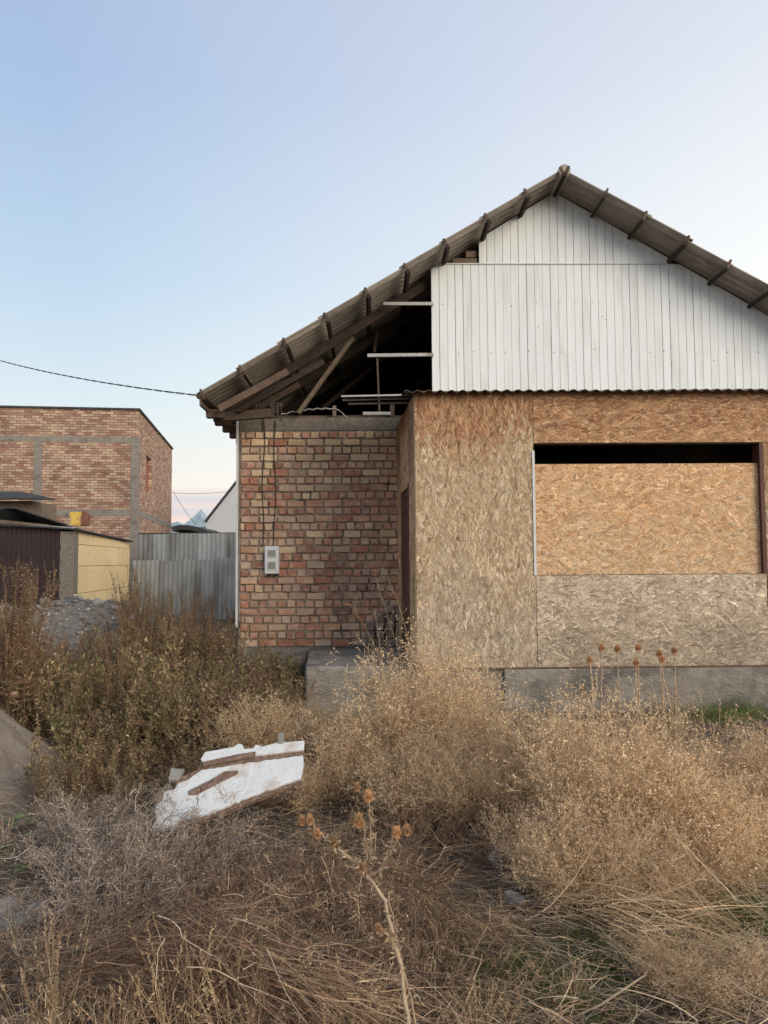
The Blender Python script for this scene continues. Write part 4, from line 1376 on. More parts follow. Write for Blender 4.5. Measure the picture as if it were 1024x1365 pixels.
STRAW = [(.66, .50, .31), (.76, .60, .40), (.54, .38, .23), (.42, .28, .165)]
SEED = [(.80, .61, .39), (.90, .74, .52), (.68, .49, .29), (.52, .34, .19)]
BROWN = [(.24, .15, .10), (.34, .215, .145), (.16, .10, .068), (.42, .29, .20)]
GREYB = [(.38, .31, .26), (.50, .42, .355), (.25, .195, .16), (.33, .26, .21)]
RUST = [(.23, .135, .085), (.31, .19, .12), (.18, .10, .066), (.40, .27, .17), (.29, .21, .12), (.24, .20, .09)]
OLIVE = [(.22, .19, .085), (.31, .26, .12), (.17, .135, .07), (.40, .34, .17), (.28, .19, .115), (.36, .25, .16), (.25, .15, .09)]
GREEN = [(.14, .22, .055), (.20, .30, .08), (.11, .16, .05)]
TRI = 0


def tan_bush(seed, h=1.0, r=.6, nm=70, n2=11, n3=5, seeds=3, stem=STRAW, tip=SEED, up=1.0, sz=.010, wob=.16, wf=1.0):
    """fine branched tumbleweed-like bush: stems mesh, tips mesh"""
    A = Veg(seed); r_ = A.r
    th = r_.uniform(0, 2 * PI, nm); rad = np.sqrt(r_.uniform(0, 1, nm))
    P = np.stack([np.cos(th) * rad * r * .25, np.sin(th) * rad * r * .25, np.zeros(nm)], 1)
    D = np.stack([np.cos(th) * rad * r, np.sin(th) * rad * r, h * up * (1.02 - .45 * rad ** 2)], 1)
    Ln = np.linalg.norm(D, axis=1) * r_.uniform(.7, 1.0, nm)
    a = A.grow(P, D, Ln, 6, wob * .55, .02)
    A.ribbon(a, .0045 * wf, .002 * wf, A.col(stem, nm))
    p, d, i = A.branch(a, n2, .25, 1, .55)
    b = A.grow(p, d, r_.uniform(.12, .30, len(p)) * h, 4, wob, .03)
    A.ribbon(b, .0026 * wf, .0015 * wf, A.col(stem, len(b), .25))
    p, d, i = A.branch(b, n3, .2, 1, .7)
    c = A.grow(p, d, r_.uniform(.04, .11, len(p)) * h, 2, wob, .02)
    A.ribbon(c, .0018 * wf, .0012 * wf, A.col(stem, len(c), .25))
    B = Veg(seed + 500)
    p, d, i = B.branch(c, seeds, .3, 1, 1.0)
    hz = np.clip(p[:, 2:3] / h, 0, 1)
    C = B.col(tip, len(p), .22)
    B.leaf(p, d, B.r.uniform(.6, 1.5, len(p)) * sz, B.r.uniform(.35, .7, len(p)) * sz, C)
    return A, B


def weed_dock(seed, h=.95):
    """upright dried dock: straight ribbed stems with dense rusty seed whorls"""
    A = Veg(seed); r_ = A.r; B = Veg(seed + 500)
    n = 5
    P = np.stack([r_.normal(0, .04, n), r_.normal(0, .04, n), np.zeros(n)], 1); D = np.stack([r_.normal(0, .14, n), r_.normal(0, .14, n), np.ones(n)], 1)
    a = A.grow(P, D, h * r_.uniform(.75, 1.05, n), 8, .05, .04); A.ribbon(a, .010, .003, A.col(RUST, n)); A.ribbon(a, .010, .003, A.col(RUST, n))
    p, d, i = A.branch(a, 9, .35, .95, .35); b = A.grow(p, d + np.array([0, 0, .5]), r_.uniform(.10, .28, len(p)) * h, 5, .06, .12); A.ribbon(b, .004, .0015, A.col(RUST, len(b)))
    for src, k_, t0 in ((a, 60, .55), (b, 26, .1)):
        p, d, i = B.branch(src, k_, t0, 1, 1.2); p = p + B.r.normal(0, .006, p.shape)
        B.leaf(p, d + np.array([0, 0, -.2]), B.r.uniform(.008, .018, len(p)), B.r.uniform(.006, .011, len(p)), B.col(RUST + [(.30, .17, .09)], len(p), .25))
    p, d, i = B.branch(a, 7, .05, .5, 1.3); B.leaf(p, d * np.array([1, 1, .3]), B.r.uniform(.06, .14, len(p)), .02, B.col(RUST + BROWN, len(p)))
    return A, B


def weed_olive(seed, h=.8, stem=BROWN, leafc=OLIVE, lf=.040, k_=18):
    """leafy upright annual weed going brown"""
    A = Veg(seed); r_ = A.r; B = Veg(seed + 500); n = 9
    P = np.stack([r_.normal(0, .08, n), r_.normal(0, .08, n), np.zeros(n)], 1); D = np.stack([r_.normal(0, .22, n), r_.normal(0, .22, n), np.ones(n)], 1)
    a = A.grow(P, D, h * r_.uniform(.6, 1.05, n), 7, .07, .03); A.ribbon(a, .007, .002, A.col(stem, n)); A.ribbon(a, .007, .002, A.col(stem, n))
    p, d, i = A.branch(a, 11, .12, .95, .5); b = A.grow(p, d + np.array([0, 0, .3]), r_.uniform(.10, .30, len(p)) * h, 4, .12, .06); A.ribbon(b, .003, .0015, A.col(stem, len(b)))
    for src, kk, t0 in ((a, k_, .15), (b, k_, .1)):
        p, d, i = B.branch(src, kk, t0, 1, 1.1)
        s_ = B.r.uniform(.25, 1, len(p)) ** 1.5
        B.leaf(p, d, lf * s_ + .006, (lf * s_ + .006) * .42, B.col(leafc, len(p), .22))
    return A, B


def straw_tuft(seed, h=.8, n=46, lean=.26, pal_=STRAW + [(.70, .56, .34)], heads=True, wd=.006):
    A = Veg(seed); r_ = A.r
    P = np.stack([r_.normal(0, .05, n), r_.normal(0, .05, n), np.zeros(n)], 1); D = np.stack([r_.normal(0, lean, n), r_.normal(0, lean, n), np.ones(n)], 1)
    a = A.grow(P, D, h * r_.uniform(.5, 1.05, n), 8, .05, -.03); A.ribbon(a, wd, .0016, A.col(pal_, n)); A.ribbon(a, wd * .8, .0016, A.col(pal_, n))
    B = Veg(seed + 500)
    if heads:
        p, d, i = B.branch(a[: n // 2 + 1], 26, .74, 1, .45); B.leaf(p, d, B.r.uniform(.014, .030, len(p)), .0065, B.col(pal_, len(p)))
    p, d, i = B.branch(a, 2, .1, .6, .4); b = B.grow(p, d, r_.uniform(.12, .26, len(p)) * h * 1.2, 5, .12, -.16); B.ribbon(b, .0045, .001, B.col(pal_, len(p)))
    return A, B


def place(name, AB, spots, label_f, cat, group=None, tilt=.08, child='seed_heads', root='stems'):
    """first copy builds both meshes, later copies share them"""
    ms = [(a.mesh('stems'), b.mesh(child)) for a, b in AB]
    global TRI
    TRI += sum(a.tris() + b.tris() for a, b in AB)
    outl = []
    for i, sp in enumerate(spots):
        x, y, s_ = sp[:3]; sz_ = sp[3] if len(sp) > 3 else 1.0
        mi = i % len(ms)
        o = bpy.data.objects.new(name, ms[mi][0]); COL.objects.link(o)
        o.location = (x, y, float(HT(x, y)) - .02); o.rotation_euler = (random.gauss(0, tilt), random.gauss(0, tilt), random.uniform(0, 6.28)); o.scale = (s_, s_, s_ * sz_)
        c_ = bpy.data.objects.new(child, ms[mi][1]); COL.objects.link(c_); c_.parent = o
        lab = label_f(i) if callable(label_f) else label_f
        setp(o, lab, cat, group)
        outl.append(o)
    return outl


# --- big tan bushes
bushes = [tan_bush(11, 1.2, .66, 115, 11, 4, 7, sz=.014), tan_bush(12, 1.05, .72, 115, 11, 4, 7, wob=.2, sz=.014), tan_bush(13, 1.0, .7, 105, 11, 4, 7, sz=.013)]
P_ = lambda x, y: pg(x, y)
BUSH = [  # base pixel, scale, zscale, label
    (585, 1052, .90, 1.0, 'tallest rounded straw coloured bush before the porch and bay corner'),
    (655, 1080, .66, .95, 'straw coloured bush directly right of the tallest bush'),
    (500, 1062, .74, .86, 'pale dry bush on the left flank of the tallest bush'),
    (795, 1150, .80, .96, 'wide golden bush in front of the bay plinth'),
    (890, 1170, .70, .86, 'golden bush on the right flank of the wide golden bush'),
    (735, 1105, .56, .92, 'fine twigged bush left behind the wide golden bush'),
    (350, 1030, .52, 1.0, 'small pale dry bush just behind the broken white board'),
    (985, 1100, .55, .85, 'wispy tan bush at the right edge before the plinth'),
    (1050, 1140, .68, .85, 'tan bush cut by the right edge'),
    (770, 1215, .45, .95, 'low cream bush at the foot of the wide golden bush'),
    (420, 1010, .44, 1.0, 'little dry bush between the white board and the porch slab'),
    (1120, 1120, .8, 1.0, 'tan bush beyond the right edge by the bay'),
        (620, 1110, .55, .9, 'short dry bush at the foot of the tallest bush'),
        (540, 1100, .50, .9, 'short dry bush below the left flank of the tallest bush'),
        (700, 1170, .42, .9, 'short fine bush at the left foot of the golden bushes'),
        (850, 1230, .45, .9, 'low pale bush between the golden bush and the bent straw'),
        (960, 1190, .50, .9, 'low tan bush behind the grey pipe'),
        (440, 1075, .45, .9, 'small dry bush directly right of the white board'),
        (900, 1330, .34, .55, 'flattened seedy bush at lower right among the straw'),
        (990, 1345, .36, .55, 'flattened seedy bush in the lower right corner'),
        (960, 1150, .42, .8, 'short bush behind the pipe at the right')]
for i, (bx_, by_, s_, z_, lab) in enumerate(BUSH):
    q = P_(bx_, by_)
    if i < 3:
        ms_ = None
    place('dry_bush', [bushes[i % 3]] if False else [], [], '', '') if False else None
mb_ = [(a.mesh('stems'), b.mesh('seed_heads')) for a, b in bushes]
TRI += sum(a.tris() + b.tris() for a, b in bushes)


def put(name, pair, x, y, s_, z_, lab, cat, group=None, tilt=.05, rot=None, dz=-.02, child='seed_heads'):
    o = bpy.data.objects.new(name, pair[0]); COL.objects.link(o)
    o.location = (x, y, float(HT(x, y)) + dz); o.rotation_euler = (random.gauss(0, tilt), random.gauss(0, tilt), random.uniform(0, 6.28) if rot is None else rot); o.scale = (s_, s_, s_ * z_)
    c_ = bpy.data.objects.new(child, pair[1]); COL.objects.link(c_); c_.parent = o; c_['kind'] = 'stuff'
    return setp(o, lab, cat, group)


for i, (bx_, by_, s_, z_, lab) in enumerate(BUSH):
    q = P_(bx_, by_); put('dry_bush', mb_[i % 3], q.x, q.y, s_, z_, lab, 'bush', 'dry tan bushes before the house', tilt=.12)

stv = [tan_bush(15, .75, .5, 95, 4, 2, 2, stem=STRAW[1:] + BROWN, wf=1.7, sz=.012, wob=.12), tan_bush(16, .7, .6, 90, 5, 2, 3, stem=STRAW + BROWN[:2], wf=1.6, sz=.012, wob=.16, up=1.2)]
sm_ = [(a.mesh('stems'), b.mesh('seed_heads')) for a, b in stv]; TRI += sum(a.tris() + b.tris() for a, b in stv)
for i, (bx_, by_, s_, z_, lab) in enumerate(((800, 1200, .62, 1.0, 'upright stemmy dry bush in front of the wide golden bush'), (885, 1205, .6, 1, 'upright stemmy dry bush right of the golden bush foot'), (600, 1105, .7, 1, 'brown stemmy bush below the tallest bush'),
                                       (545, 1095, .6, 1, 'stemmy bush at the lower left of the tallest bush'), (730, 1160, .55, 1, 'stemmy bush between the two big bush groups'), (960, 1140, .62, 1.1, 'stemmy dry bush at the right near the plinth'),
                                       (470, 1075, .5, 1, 'stemmy little bush right of the white board'), (690, 1080, .8, 1.05, 'tall stemmy bush in the gap between the big bushes'), (455, 1012, .56, 1.0, 'dry bush standing against the front of the porch slab'), (505, 1022, .62, 1.0, 'dry bush before the right half of the porch slab'),
                                       (1010, 1130, .7, 1, 'stemmy bush at the right edge'), (850, 1080, .8, 1.1, 'tall stemmy bush behind the golden bushes'))):
    q = P_(bx_, by_); put('stemmy_bush', sm_[i % 2], q.x, q.y, s_, z_, lab, 'bush', 'upright stemmy dry bushes', tilt=.16)

# --- grey skeletal bushes lower left and brown tangle in the middle
gb = [tan_bush(21, .6, .62, 60, 10, 5, 2, stem=GREYB, tip=GREYB + STRAW[:2], wob=.3, sz=.010, wf=1.45), tan_bush(22, .55, .7, 60, 10, 5, 2, stem=GREYB + BROWN, tip=GREYB + STRAW[:2], wob=.32, sz=.010, wf=1.45)]
gm = [(a.mesh('stems'), b.mesh('seed_heads')) for a, b in gb]; TRI += sum(a.tris() + b.tris() for a, b in gb)
for i, (bx_, by_, s_, z_, lab) in enumerate(((165, 1205, .85, 1.0, 'grey leafless tangled bush left of the white board'), (255, 1190, .8, .95, 'grey twiggy bush right under the white board'),
                                       (110, 1150, .7, 1.0, 'grey brown twiggy bush beside the sand heap'), (70, 1260, .6, .8, 'low grey twigs by the flat rock'))):
    q = P_(bx_, by_); put('twiggy_bush', gm[i % 2], q.x, q.y, s_, z_, lab, 'bush', 'grey leafless bushes at lower left')
bb = [tan_bush(31, .42, .66, 62, 9, 4, 1, stem=BROWN, tip=BROWN + STRAW, wob=.28, sz=.010, wf=1.6), tan_bush(32, .4, .75, 60, 9, 4, 1, stem=BROWN + STRAW, tip=BROWN, wob=.3, sz=.010, wf=1.6)]
bm_ = [(a.mesh('stems'), b.mesh('seed_heads')) for a, b in bb]; TRI += sum(a.tris() + b.tris() for a, b in bb)
for i, (bx_, by_, s_, z_, lab) in enumerate(((350, 1290, .9, 1.0, 'brown tangled bush in the lower middle left of the thistle'), (470, 1240, .8, 1.1, 'brown tangled bush around the thistle stem'), (420, 1390, .9, 1.0, 'brown tangled twigs at the bottom edge below the thistle'),
                                       (560, 1320, .75, .95, 'reddish brown twigs right of the thistle stem'), (250, 1340, .8, 1.0, 'brown twigs behind the straw grass at lower left'), (140, 1400, .8, 1.0, 'brown twigs at the bottom left corner'),
                                       (560, 1130, .62, 1.2, 'brown stems right below the tallest bush'), (450, 1130, .60, 1.0, 'brown twiggy bush right of the white board'), (640, 1150, .5, 1.1, 'brown stems below the gap between the big bushes'),
                                       (600, 1400, .7, .8, 'brown twigs at the bottom middle edge'), (20, 1330, .6, .9, 'brown twigs cut by the lower left edge'),
 (520, 1180, .6, .9, 'brown twigs behind the thistle heads'), (400, 1190, .6, .9, 'dark brown twigs below the white board'), (680, 1250, .45, .8, 'thin brown twigs by the white plaster chip'), (320, 1210, .6, .9, 'brown twigs under the lower edge of the white board'), (700, 1400, .5, .8, 'brown twigs at the bottom edge right of centre'))):
    q = P_(bx_, by_); put('tangled_bush', bm_[i % 2], q.x, q.y, s_, z_, lab, 'bush', 'brown tangled bushes in the foreground')

# --- dock weeds (rusty) : left edge and before the fence
dk = [weed_dock(41), weed_dock(42), weed_dock(43, .85)]
dkm = [(a.mesh('stems'), b.mesh('seed_whorls')) for a, b in dk]; TRI += sum(a.tris() + b.tris() for a, b in dk)
spots = []
for _ in range(46):       # before the fence, right of the heap
    x_ = random.uniform(155, 318); Yp = random.uniform(8.4, 11.3)
    spots.append((at(x_, 800, Yp).x, Yp, random.uniform(.8, 1.12)))
for _ in range(14):
    x_ = random.uniform(-30, 45); Yp = random.uniform(7.0, 8.8); spots.append((at(x_, 800, Yp).x, Yp, random.uniform(.9, 1.25)))
for _ in range(34):
    x_ = random.uniform(20, 225); Yp = random.uniform(6.8, 9.6); spots.append((at(x_, 800, Yp).x, Yp, random.uniform(.6, 1.0)))
for _ in range(7):
    x_ = random.uniform(-25, 14); spots.append((at(x_, 800, 6.6).x, 6.6 + random.uniform(0, .4), random.uniform(1.25, 1.5)))
for i, (x_, y_, s_) in enumerate(spots):
    put('dock_weed', dkm[i % 3], x_, y_, s_ * .98, 1, ['tall', 'bushy', 'slender'][i % 3] + ' rusty dock weed ' + (('below the far end of the yellow wall' if x_ < -2.9 else 'before the middle of the grey fence' if x_ < -2.2 else 'beside the white corner strip of the house') if i < 46 else 'at the left edge before the brown garage gate' if i < 60 else 'on the near side of the gravel heap'), 'weed', 'rusty dock weeds in the thicket', tilt=.07, child='seed_whorls')

# --- olive leafy weeds: thicket mass on the left
ow = [weed_olive(51), weed_olive(52, .75), weed_olive(53, .8, leafc=BROWN[1:] + OLIVE), weed_olive(54, .7, leafc=BROWN + RUST), weed_olive(55, .8, leafc=OLIVE + GREEN)]
owm = [(a.mesh('stems'), b.mesh('leaves')) for a, b in ow]; TRI += sum(a.tris() + b.tris() for a, b in ow)
spots = []
k_ = 0
while k_ < 112:
    bx_ = random.uniform(-40, 410); by_ = random.uniform(905, 1120)
    lim = 1110 - (max(0, bx_ - 210) * .55)
    if by_ > lim: continue
    q = P_(bx_, by_)
    if q.y > 10.2: continue
    if float(heap(q.x, q.y, SD, 31, .3)) > .12: continue
    s_ = random.uniform(.45, 1.12)
    if bx_ > 330: s_ *= .72
    if by_ > 1020: s_ *= .72
    spots.append((q.x, q.y, s_)); k_ += 1
for _ in range(16):
    bx_ = random.uniform(322, 412); by_ = random.uniform(925, 965); q = P_(bx_, by_); spots.append((q.x, min(q.y, 10.1), random.uniform(.55, .85)))
for _ in range(16):
    x_ = random.uniform(90, 330); Yp = random.uniform(7.2, 9.6); spots.append((at(x_, 800, Yp).x, Yp, random.uniform(.85, 1.2)))
WHAT = ['olive leafy weed', 'dull olive weed', 'brown weed with some olive leaves', 'dry brown leafy weed', 'greener leafy weed']


def weed_label(ci, x_, y_):
    c_ = CRi @ (Vector((x_, y_, .3)) - CP); u_ = 512 + FOC * c_.x / -c_.z
    if y_ > 8.2: z_ = 'before the gravel heap' if u_ < 230 else 'near the brick wall corner'
    elif u_ < 110: z_ = 'around the sand heap'
    elif y_ > 6.2: z_ = 'mid thicket left of the porch slab'
    else: z_ = 'just behind the white board'
    return WHAT[ci] + ' ' + z_


for i, (x_, y_, s_) in enumerate(spots):
    ci = random.choices(range(5), [3, 3, 3, 3, 1.2])[0]
    put('leafy_weed', owm[ci], x_, y_, s_, 1, weed_label(ci, x_, y_), 'weed', 'leafy weeds in the left thicket', tilt=.1, child='leaves')

# --- straw grass tufts
sg = [straw_tuft(61), straw_tuft(62, .7, 30, .22), straw_tuft(63, .6, 46, .4)]
sgm = [(a.mesh('stems'), b.mesh('ears')) for a, b in sg]; TRI += sum(a.tris() + b.tris() for a, b in sg)
for i, (bx_, by_, s_, z_, lab) in enumerate(((60, 1395, .62, 1.0, 'pale straw grass tuft at the bottom left edge'), (235, 1420, .72, 1.0, 'tall straw grass tuft at the bottom, left of the thistle'), (150, 1420, .6, 1, 'straw grass between the two bottom left tufts'),
                                       (330, 1420, .6, 1, 'leaning straw grass at the bottom left of the thistle base'),
                                       (905, 1045, 1.0, 1.15, 'tall yellow grass stalks before the plinth right of centre'), (872, 1040, .92, 1.15, 'thin yellow grass stalks left of the tall yellow stalks'),
                                       (955, 1070, .85, 1.05, 'yellow grass stalks by the green patch under the plinth'), (1015, 1075, .85, 1, 'yellow grass at the right edge under the plinth'),
                                       (640, 1400, .45, 1, 'short straw tuft at the bottom centre'), (450, 1420, .5, 1, 'short straw tuft at the bottom by the thistle'),
                                       (840, 1230, .45, .8, 'bent straw tuft below the golden bush'), (930, 1240, .5, .8, 'bent straw tuft near the grey pipe'), (1000, 1210, .45, .8, 'straw tuft around the end of the grey pipe'),
                                       (890, 1330, .38, .7, 'flattened pale straw tuft at lower right'), (980, 1350, .4, .7, 'flattened straw tuft at the lower right corner'), (760, 1340, .35, .7, 'flattened straw tuft by the green patch'))):
    q = P_(bx_, by_); put('straw_grass', sgm[i % 3], q.x, q.y, s_, z_, lab, 'grass tuft', 'straw grass tufts', tilt=.05, child='ears')

def bundle(name, lab, path, n, rad, seed, pal_, wd=.004, ln=(.25, .6)):
    A = Veg(seed); r_ = A.r; P0 = np.array([tuple(pg(*p)) for p in path])
    t_ = r_.uniform(0, .75, n) * (len(P0) - 1); i = np.minimum(t_.astype(int), len(P0) - 2); f = (t_ - i)[:, None]
    base = P0[i] * (1 - f) + P0[i + 1] * f + r_.normal(0, rad, (n, 3)) * np.array([1, 1, .45]); D = nz(P0[i + 1] - P0[i]) + r_.normal(0, .22, (n, 3)) + np.array([0, 0, .12])
    base[:, 2] = np.maximum(base[:, 2], HT(base[:, 0], base[:, 1]) + .01)
    a = A.grow(base, D, r_.uniform(ln[0], ln[1], n), 7, .10, -.035); A.ribbon(a, wd, wd * .35, A.col(pal_, n, .2))
    p, d, k_ = A.branch(a, 3, .3, 1, .6); b = A.grow(p, d, r_.uniform(.03, .12, len(p)), 3, .2, 0); A.ribbon(b, wd * .5, wd * .25, A.col(pal_, len(p), .2))
    o = bpy.data.objects.new(name, A.mesh(name)); COL.objects.link(o); return setp(o, lab, 'straw bundle')


bundle('fallen_stalks', 'brown bent stalks sweeping down to the thistle foot', [(230, 1215, .32), (330, 1260, .34), (420, 1310, .28), (520, 1350, .12), (640, 1385, .05)], 190, .07, 201, BROWN + STRAW[1:])
bundle('fallen_stalks', 'reddish stalks lying under the white board corner', [(430, 1130, .2), (520, 1160, .25), (600, 1210, .2), (660, 1290, .05)], 200, .07, 202, BROWN + RUST + STRAW[2:])
bundle('fallen_stalks', 'pale bent straw fanning below the golden bush at right', [(735, 1210, .16), (800, 1205, .24), (880, 1230, .16), (960, 1290, .03)], 130, .09, 203, STRAW, .0038)
bundle('fallen_stalks', 'pale upright straw fan behind the pipe at right', [(1010, 1250, .03), (960, 1205, .14), (915, 1170, .24), (880, 1150, .28)], 75, .10, 204, STRAW + BROWN[3:], .0038, (.15, .4))
bundle('fallen_stalks', 'dark brown stalks across the lower left', [(60, 1290, .18), (180, 1270, .26), (300, 1300, .2), (420, 1370, .06)], 240, .07, 205, BROWN)

# --- thistles
def thistle(name, lab, Yb, stems, heads, base_r=.012, group=None, spine=True):
    """stems: lists of (px, py, Y); heads: (px, py, Y, radius)"""
    p0 = at(*stems[0][0]); t_ = thing(name, lab, 'thistle', (p0.x, p0.y, float(HT(p0.x, p0.y))), group=group)
    for si, st in enumerate(stems):
        pts = [at(*s_) for s_ in st]
        fine = []
        for a_, b_ in zip(pts, pts[1:]):
            for q in range(5): fine.append(a_.lerp(b_, q / 5) + Vector((random.gauss(0, .0022), random.gauss(0, .0022), 0)))
        fine.append(pts[-1])
        r0 = base_r if si == 0 else base_r * .5
        m_ = MB(); m_.tube(fine, r0, 7, r0 * .45)
        M_ = Veg(900 + si)
        o_ = m_.build('stem', M['thistle_stem'], t_, smooth=True)
        # withered prickly wings along the stem
        P = np.array([tuple(v) for v in fine]); idx = M_.r.integers(0, len(P), 170 if si == 0 else 80)
        D = M_.r.normal(0, 1, (len(idx), 3)); C = M_.col([(.46, .33, .21), (.55, .42, .28), (.36, .25, .16)], len(idx))
        M_.leaf(P[idx] + M_.r.normal(0, .003, (len(idx), 3)), D, M_.r.uniform(.010, .03, len(idx)), .007, C)
        obj('prickle', np.concatenate(M_.V), np.concatenate(M_.F), M['plant'], t_, cols=np.concatenate(M_.C))['kind'] = 'stuff'
    for hi, (hx, hy, hY, hr) in enumerate(heads):
        c_ = np.array(at(hx, hy, hY)); g_ = Veg(950 + hi); n = 420
        d_ = nz(g_.r.normal(0, 1, (n, 3)) + np.array([0, 0, .35])); d_[:, 2] *= .8
        C = g_.col([(.60, .35, .18), (.70, .44, .24), (.50, .28, .14), (.78, .55, .35)], n)
        g_.leaf(c_ + d_ * hr * .35, d_ + g_.r.normal(0, .15, d_.shape), hr * g_.r.uniform(.4, .8, n), hr * .11, C)
        up_ = nz(g_.r.normal(0, .28, (200, 3)) + np.array([0, 0, 1.0]))
        g_.leaf(c_ + up_ * hr * .3, up_, hr * g_.r.uniform(.8, 1.3, 200), hr * .07, g_.col([(.80, .56, .34), (.72, .44, .22)], 200))
        hd = obj('flower_head', np.concatenate(g_.V), np.concatenate(g_.F), M['plant'], t_, cols=np.concatenate(g_.C))
        m_ = MB(); m_.tube([c_ + np.array([0, 0, -hr * .75]), c_ + np.array([0, 0, -hr * .4]), c_ + np.array([0, 0, hr * .1]), c_ + np.array([0, 0, hr * .5])], hr * .5, 8, hr * .35)
        obj('head_core', m_.V, m_.F, M['thistle_core'], hd)
    return t_


M['thistle_stem'] = mat('thistle_stem', (0.34, 0.25, 0.17), (0.48, 0.37, 0.26), scale=20, rough=0.9)
M['thistle_core'] = mat('thistle_core', (0.38, 0.19, 0.08), (0.50, 0.27, 0.12), scale=30, rough=0.95)
T = 2.35
thistle('thistle', 'large dried thistle with orange brown heads in the foreground', T,
        [[(548, 1400, T), (535, 1290, T), (512, 1200, T + .02), (487, 1160, T + .03), (450, 1130, T + .05), (418, 1105, T + .06)],
         [(487, 1160, T + .03), (490, 1130, T + .02), (483, 1102, T + .02)], [(492, 1150, T + .03), (493, 1110, T + .05), (492, 1068, T + .05)],
         [(497, 1170, T + .03), (515, 1145, T - .02), (530, 1116, T - .03)], [(530, 1255, T), (520, 1248, T - .02), (506, 1240, T - .03)],
         [(560, 1400, T + .05), (548, 1330, T + .05), (525, 1240, T + .06), (518, 1190, T + .06)],
         [(450, 1130, T + .05), (446, 1122, T + .04), (446, 1116, T + .04)], [(487, 1160, T + .03), (482, 1156, T), (481, 1156, T)]],
        [(478, 1096, T + .02, .020), (491, 1063, T + .05, .017), (476, 1050, T + .05, .012), (402, 1095, T + .06, .014), (413, 1094, T + .06, .015), (423, 1113, T + .05, .014), (446, 1122, T + .04, .012), (529, 1111, T - .03, .016), (542, 1108, T - .03, .015),
         (504, 1239, T - .03, .013), (481, 1158, T, .012)], base_r=.007)
T = 5.4
stems = []; heads = []
for (bx_, hx, hy) in ((792, 786, 880), (800, 802, 864), (826, 823, 866), (850, 851, 864), (848, 848, 884), (885, 879, 872), (885, 883, 880), (900, 899, 868)):
    stems.append([(bx_, 985, T), ((bx_ + hx) / 2 + 1, 930, T), (hx, hy, T)]); heads.append((hx, hy, T, .026))
thistle('thistle', 'cluster of thin thistles with orange heads standing before the bay plinth', T, stems, heads, base_r=.014)
# tall bare stalks before the porch
A = Veg(77); B = Veg(78)
T = 6.6
t_ = thing('dry_stalk_plant', 'tall thin bare stalks with drooping seeds before the brown door', 'dry plant', tuple(P_(540, 990)))
for st in ([(512, 895), (495, 850), (468, 805)], [(535, 880), (515, 815), (498, 760)], [(548, 865), (530, 800), (505, 745)], [(512, 900), (505, 850), (500, 815)]):
    full = [(530 if st[0][0] > 520 else 522, 960)] + st
    pts = np.array([tuple(at(x_, y_, T)) for x_, y_ in full]); fine = np.array([pts[i_] * (1 - f) + pts[i_ + 1] * f for i_ in range(len(pts) - 1) for f in (0, .33, .66)] + [pts[-1]])[None]
    A.ribbon(fine, .007, .002, A.col(STRAW, 1)); A.ribbon(fine, .007, .002, A.col(STRAW, 1))
    p, d, i = A.branch(fine, 16, .35, 1, .6); b = A.grow(p, d, A.r.uniform(.05, .16, len(p)), 3, .2, 0); A.ribbon(b, .002, .001, A.col(STRAW, len(b)))
    p, d, i = B.branch(b, 7, .3, 1, 1); B.leaf(p, d, B.r.uniform(.006, .016, len(p)), .006, B.col(RUST + STRAW, len(p)))
obj('stems', np.concatenate(A.V), np.concatenate(A.F), M['plant'], t_, cols=np.concatenate(A.C))
obj('seed_heads', np.concatenate(B.V), np.concatenate(B.F), M['plant'], t_, cols=np.concatenate(B.C))['kind'] = 'stuff'

# --- broad leaved green plants
def leafy(lab, bx_, by_, n, sz, seed, colr):
    q = P_(bx_, by_); rg = random.Random(seed)
    t_ = thing('broad_leaved_plant', lab, 'plant', (q.x, q.y, float(HT(q.x, q.y))))
    for k_ in range(n):
        an = rg.uniform(0, 6.28); L_ = sz * rg.uniform(.6, 1.1); base = Vector((q.x, q.y, float(HT(q.x, q.y)) + rg.uniform(.1, .5) * sz * 4)) + Vector((math.cos(an), math.sin(an), 0)) * rg.uniform(.3, 1.6) * sz
        d = Vector((math.cos(an), math.sin(an), rg.uniform(-.3, .4))).normalized(); sd_ = d.cross(Vector((0, 0, 1))).normalized(); up_ = sd_.cross(d)
        V = [tuple(base)]; F = []; nn = 9
        for j_ in range(nn):
            a_ = -1.9 + 3.8 * j_ / (nn - 1); rr = L_ * (.55 + .12 * math.cos(a_ * 5)) * (1 + .25 * math.cos(a_))
            V.append(tuple(base + d * (L_ * .35 + rr * math.cos(a_) * .8) + sd_ * rr * math.sin(a_) * .75 + up_ * (.15 * L_ * abs(math.sin(a_)) + rg.uniform(-.03, .03) * L_)))
        for j_ in range(1, nn): F.append((0, j_, j_ + 1))
        C = np.array([colr]) * rg.uniform(.75, 1.25)
        obj('leaf', V, F, M['plant'], t_, cols=np.tile(C, (len(V), 1)))
    m_ = MB()
    for k_ in range(4):
        m_.tube([(q.x, q.y, float(HT(q.x, q.y)) - .02), (q.x + rg.uniform(-.6, .6) * sz, q.y + rg.uniform(-.6, .6) * sz, q.z + sz * 2.2)], .004, 5)
    m_.build('stem', M['thistle_stem'], t_)


leafy('green broad leaved plant at the left edge over the sand heap foot', 8, 1130, 20, .075, 1, (.20, .29, .11))
leafy('pale green broad leaved plant right of the left edge plant', 44, 1165, 10, .06, 2, (.26, .33, .17))
leafy('green plant in the gap left of the porch slab', 398, 925, 14, .09, 3, (.16, .24, .07))
leafy('yellow green plant on the gravel side of the thicket', 150, 1000, 14, .075, 4, (.32, .34, .10))
leafy('pale green leaves beside the broken white board', 205, 1062, 6, .05, 5, (.20, .26, .13))
leafy('green leaves at the foot of the brick wall corner', 300, 905, 9, .09, 6, (.08, .13, .04))

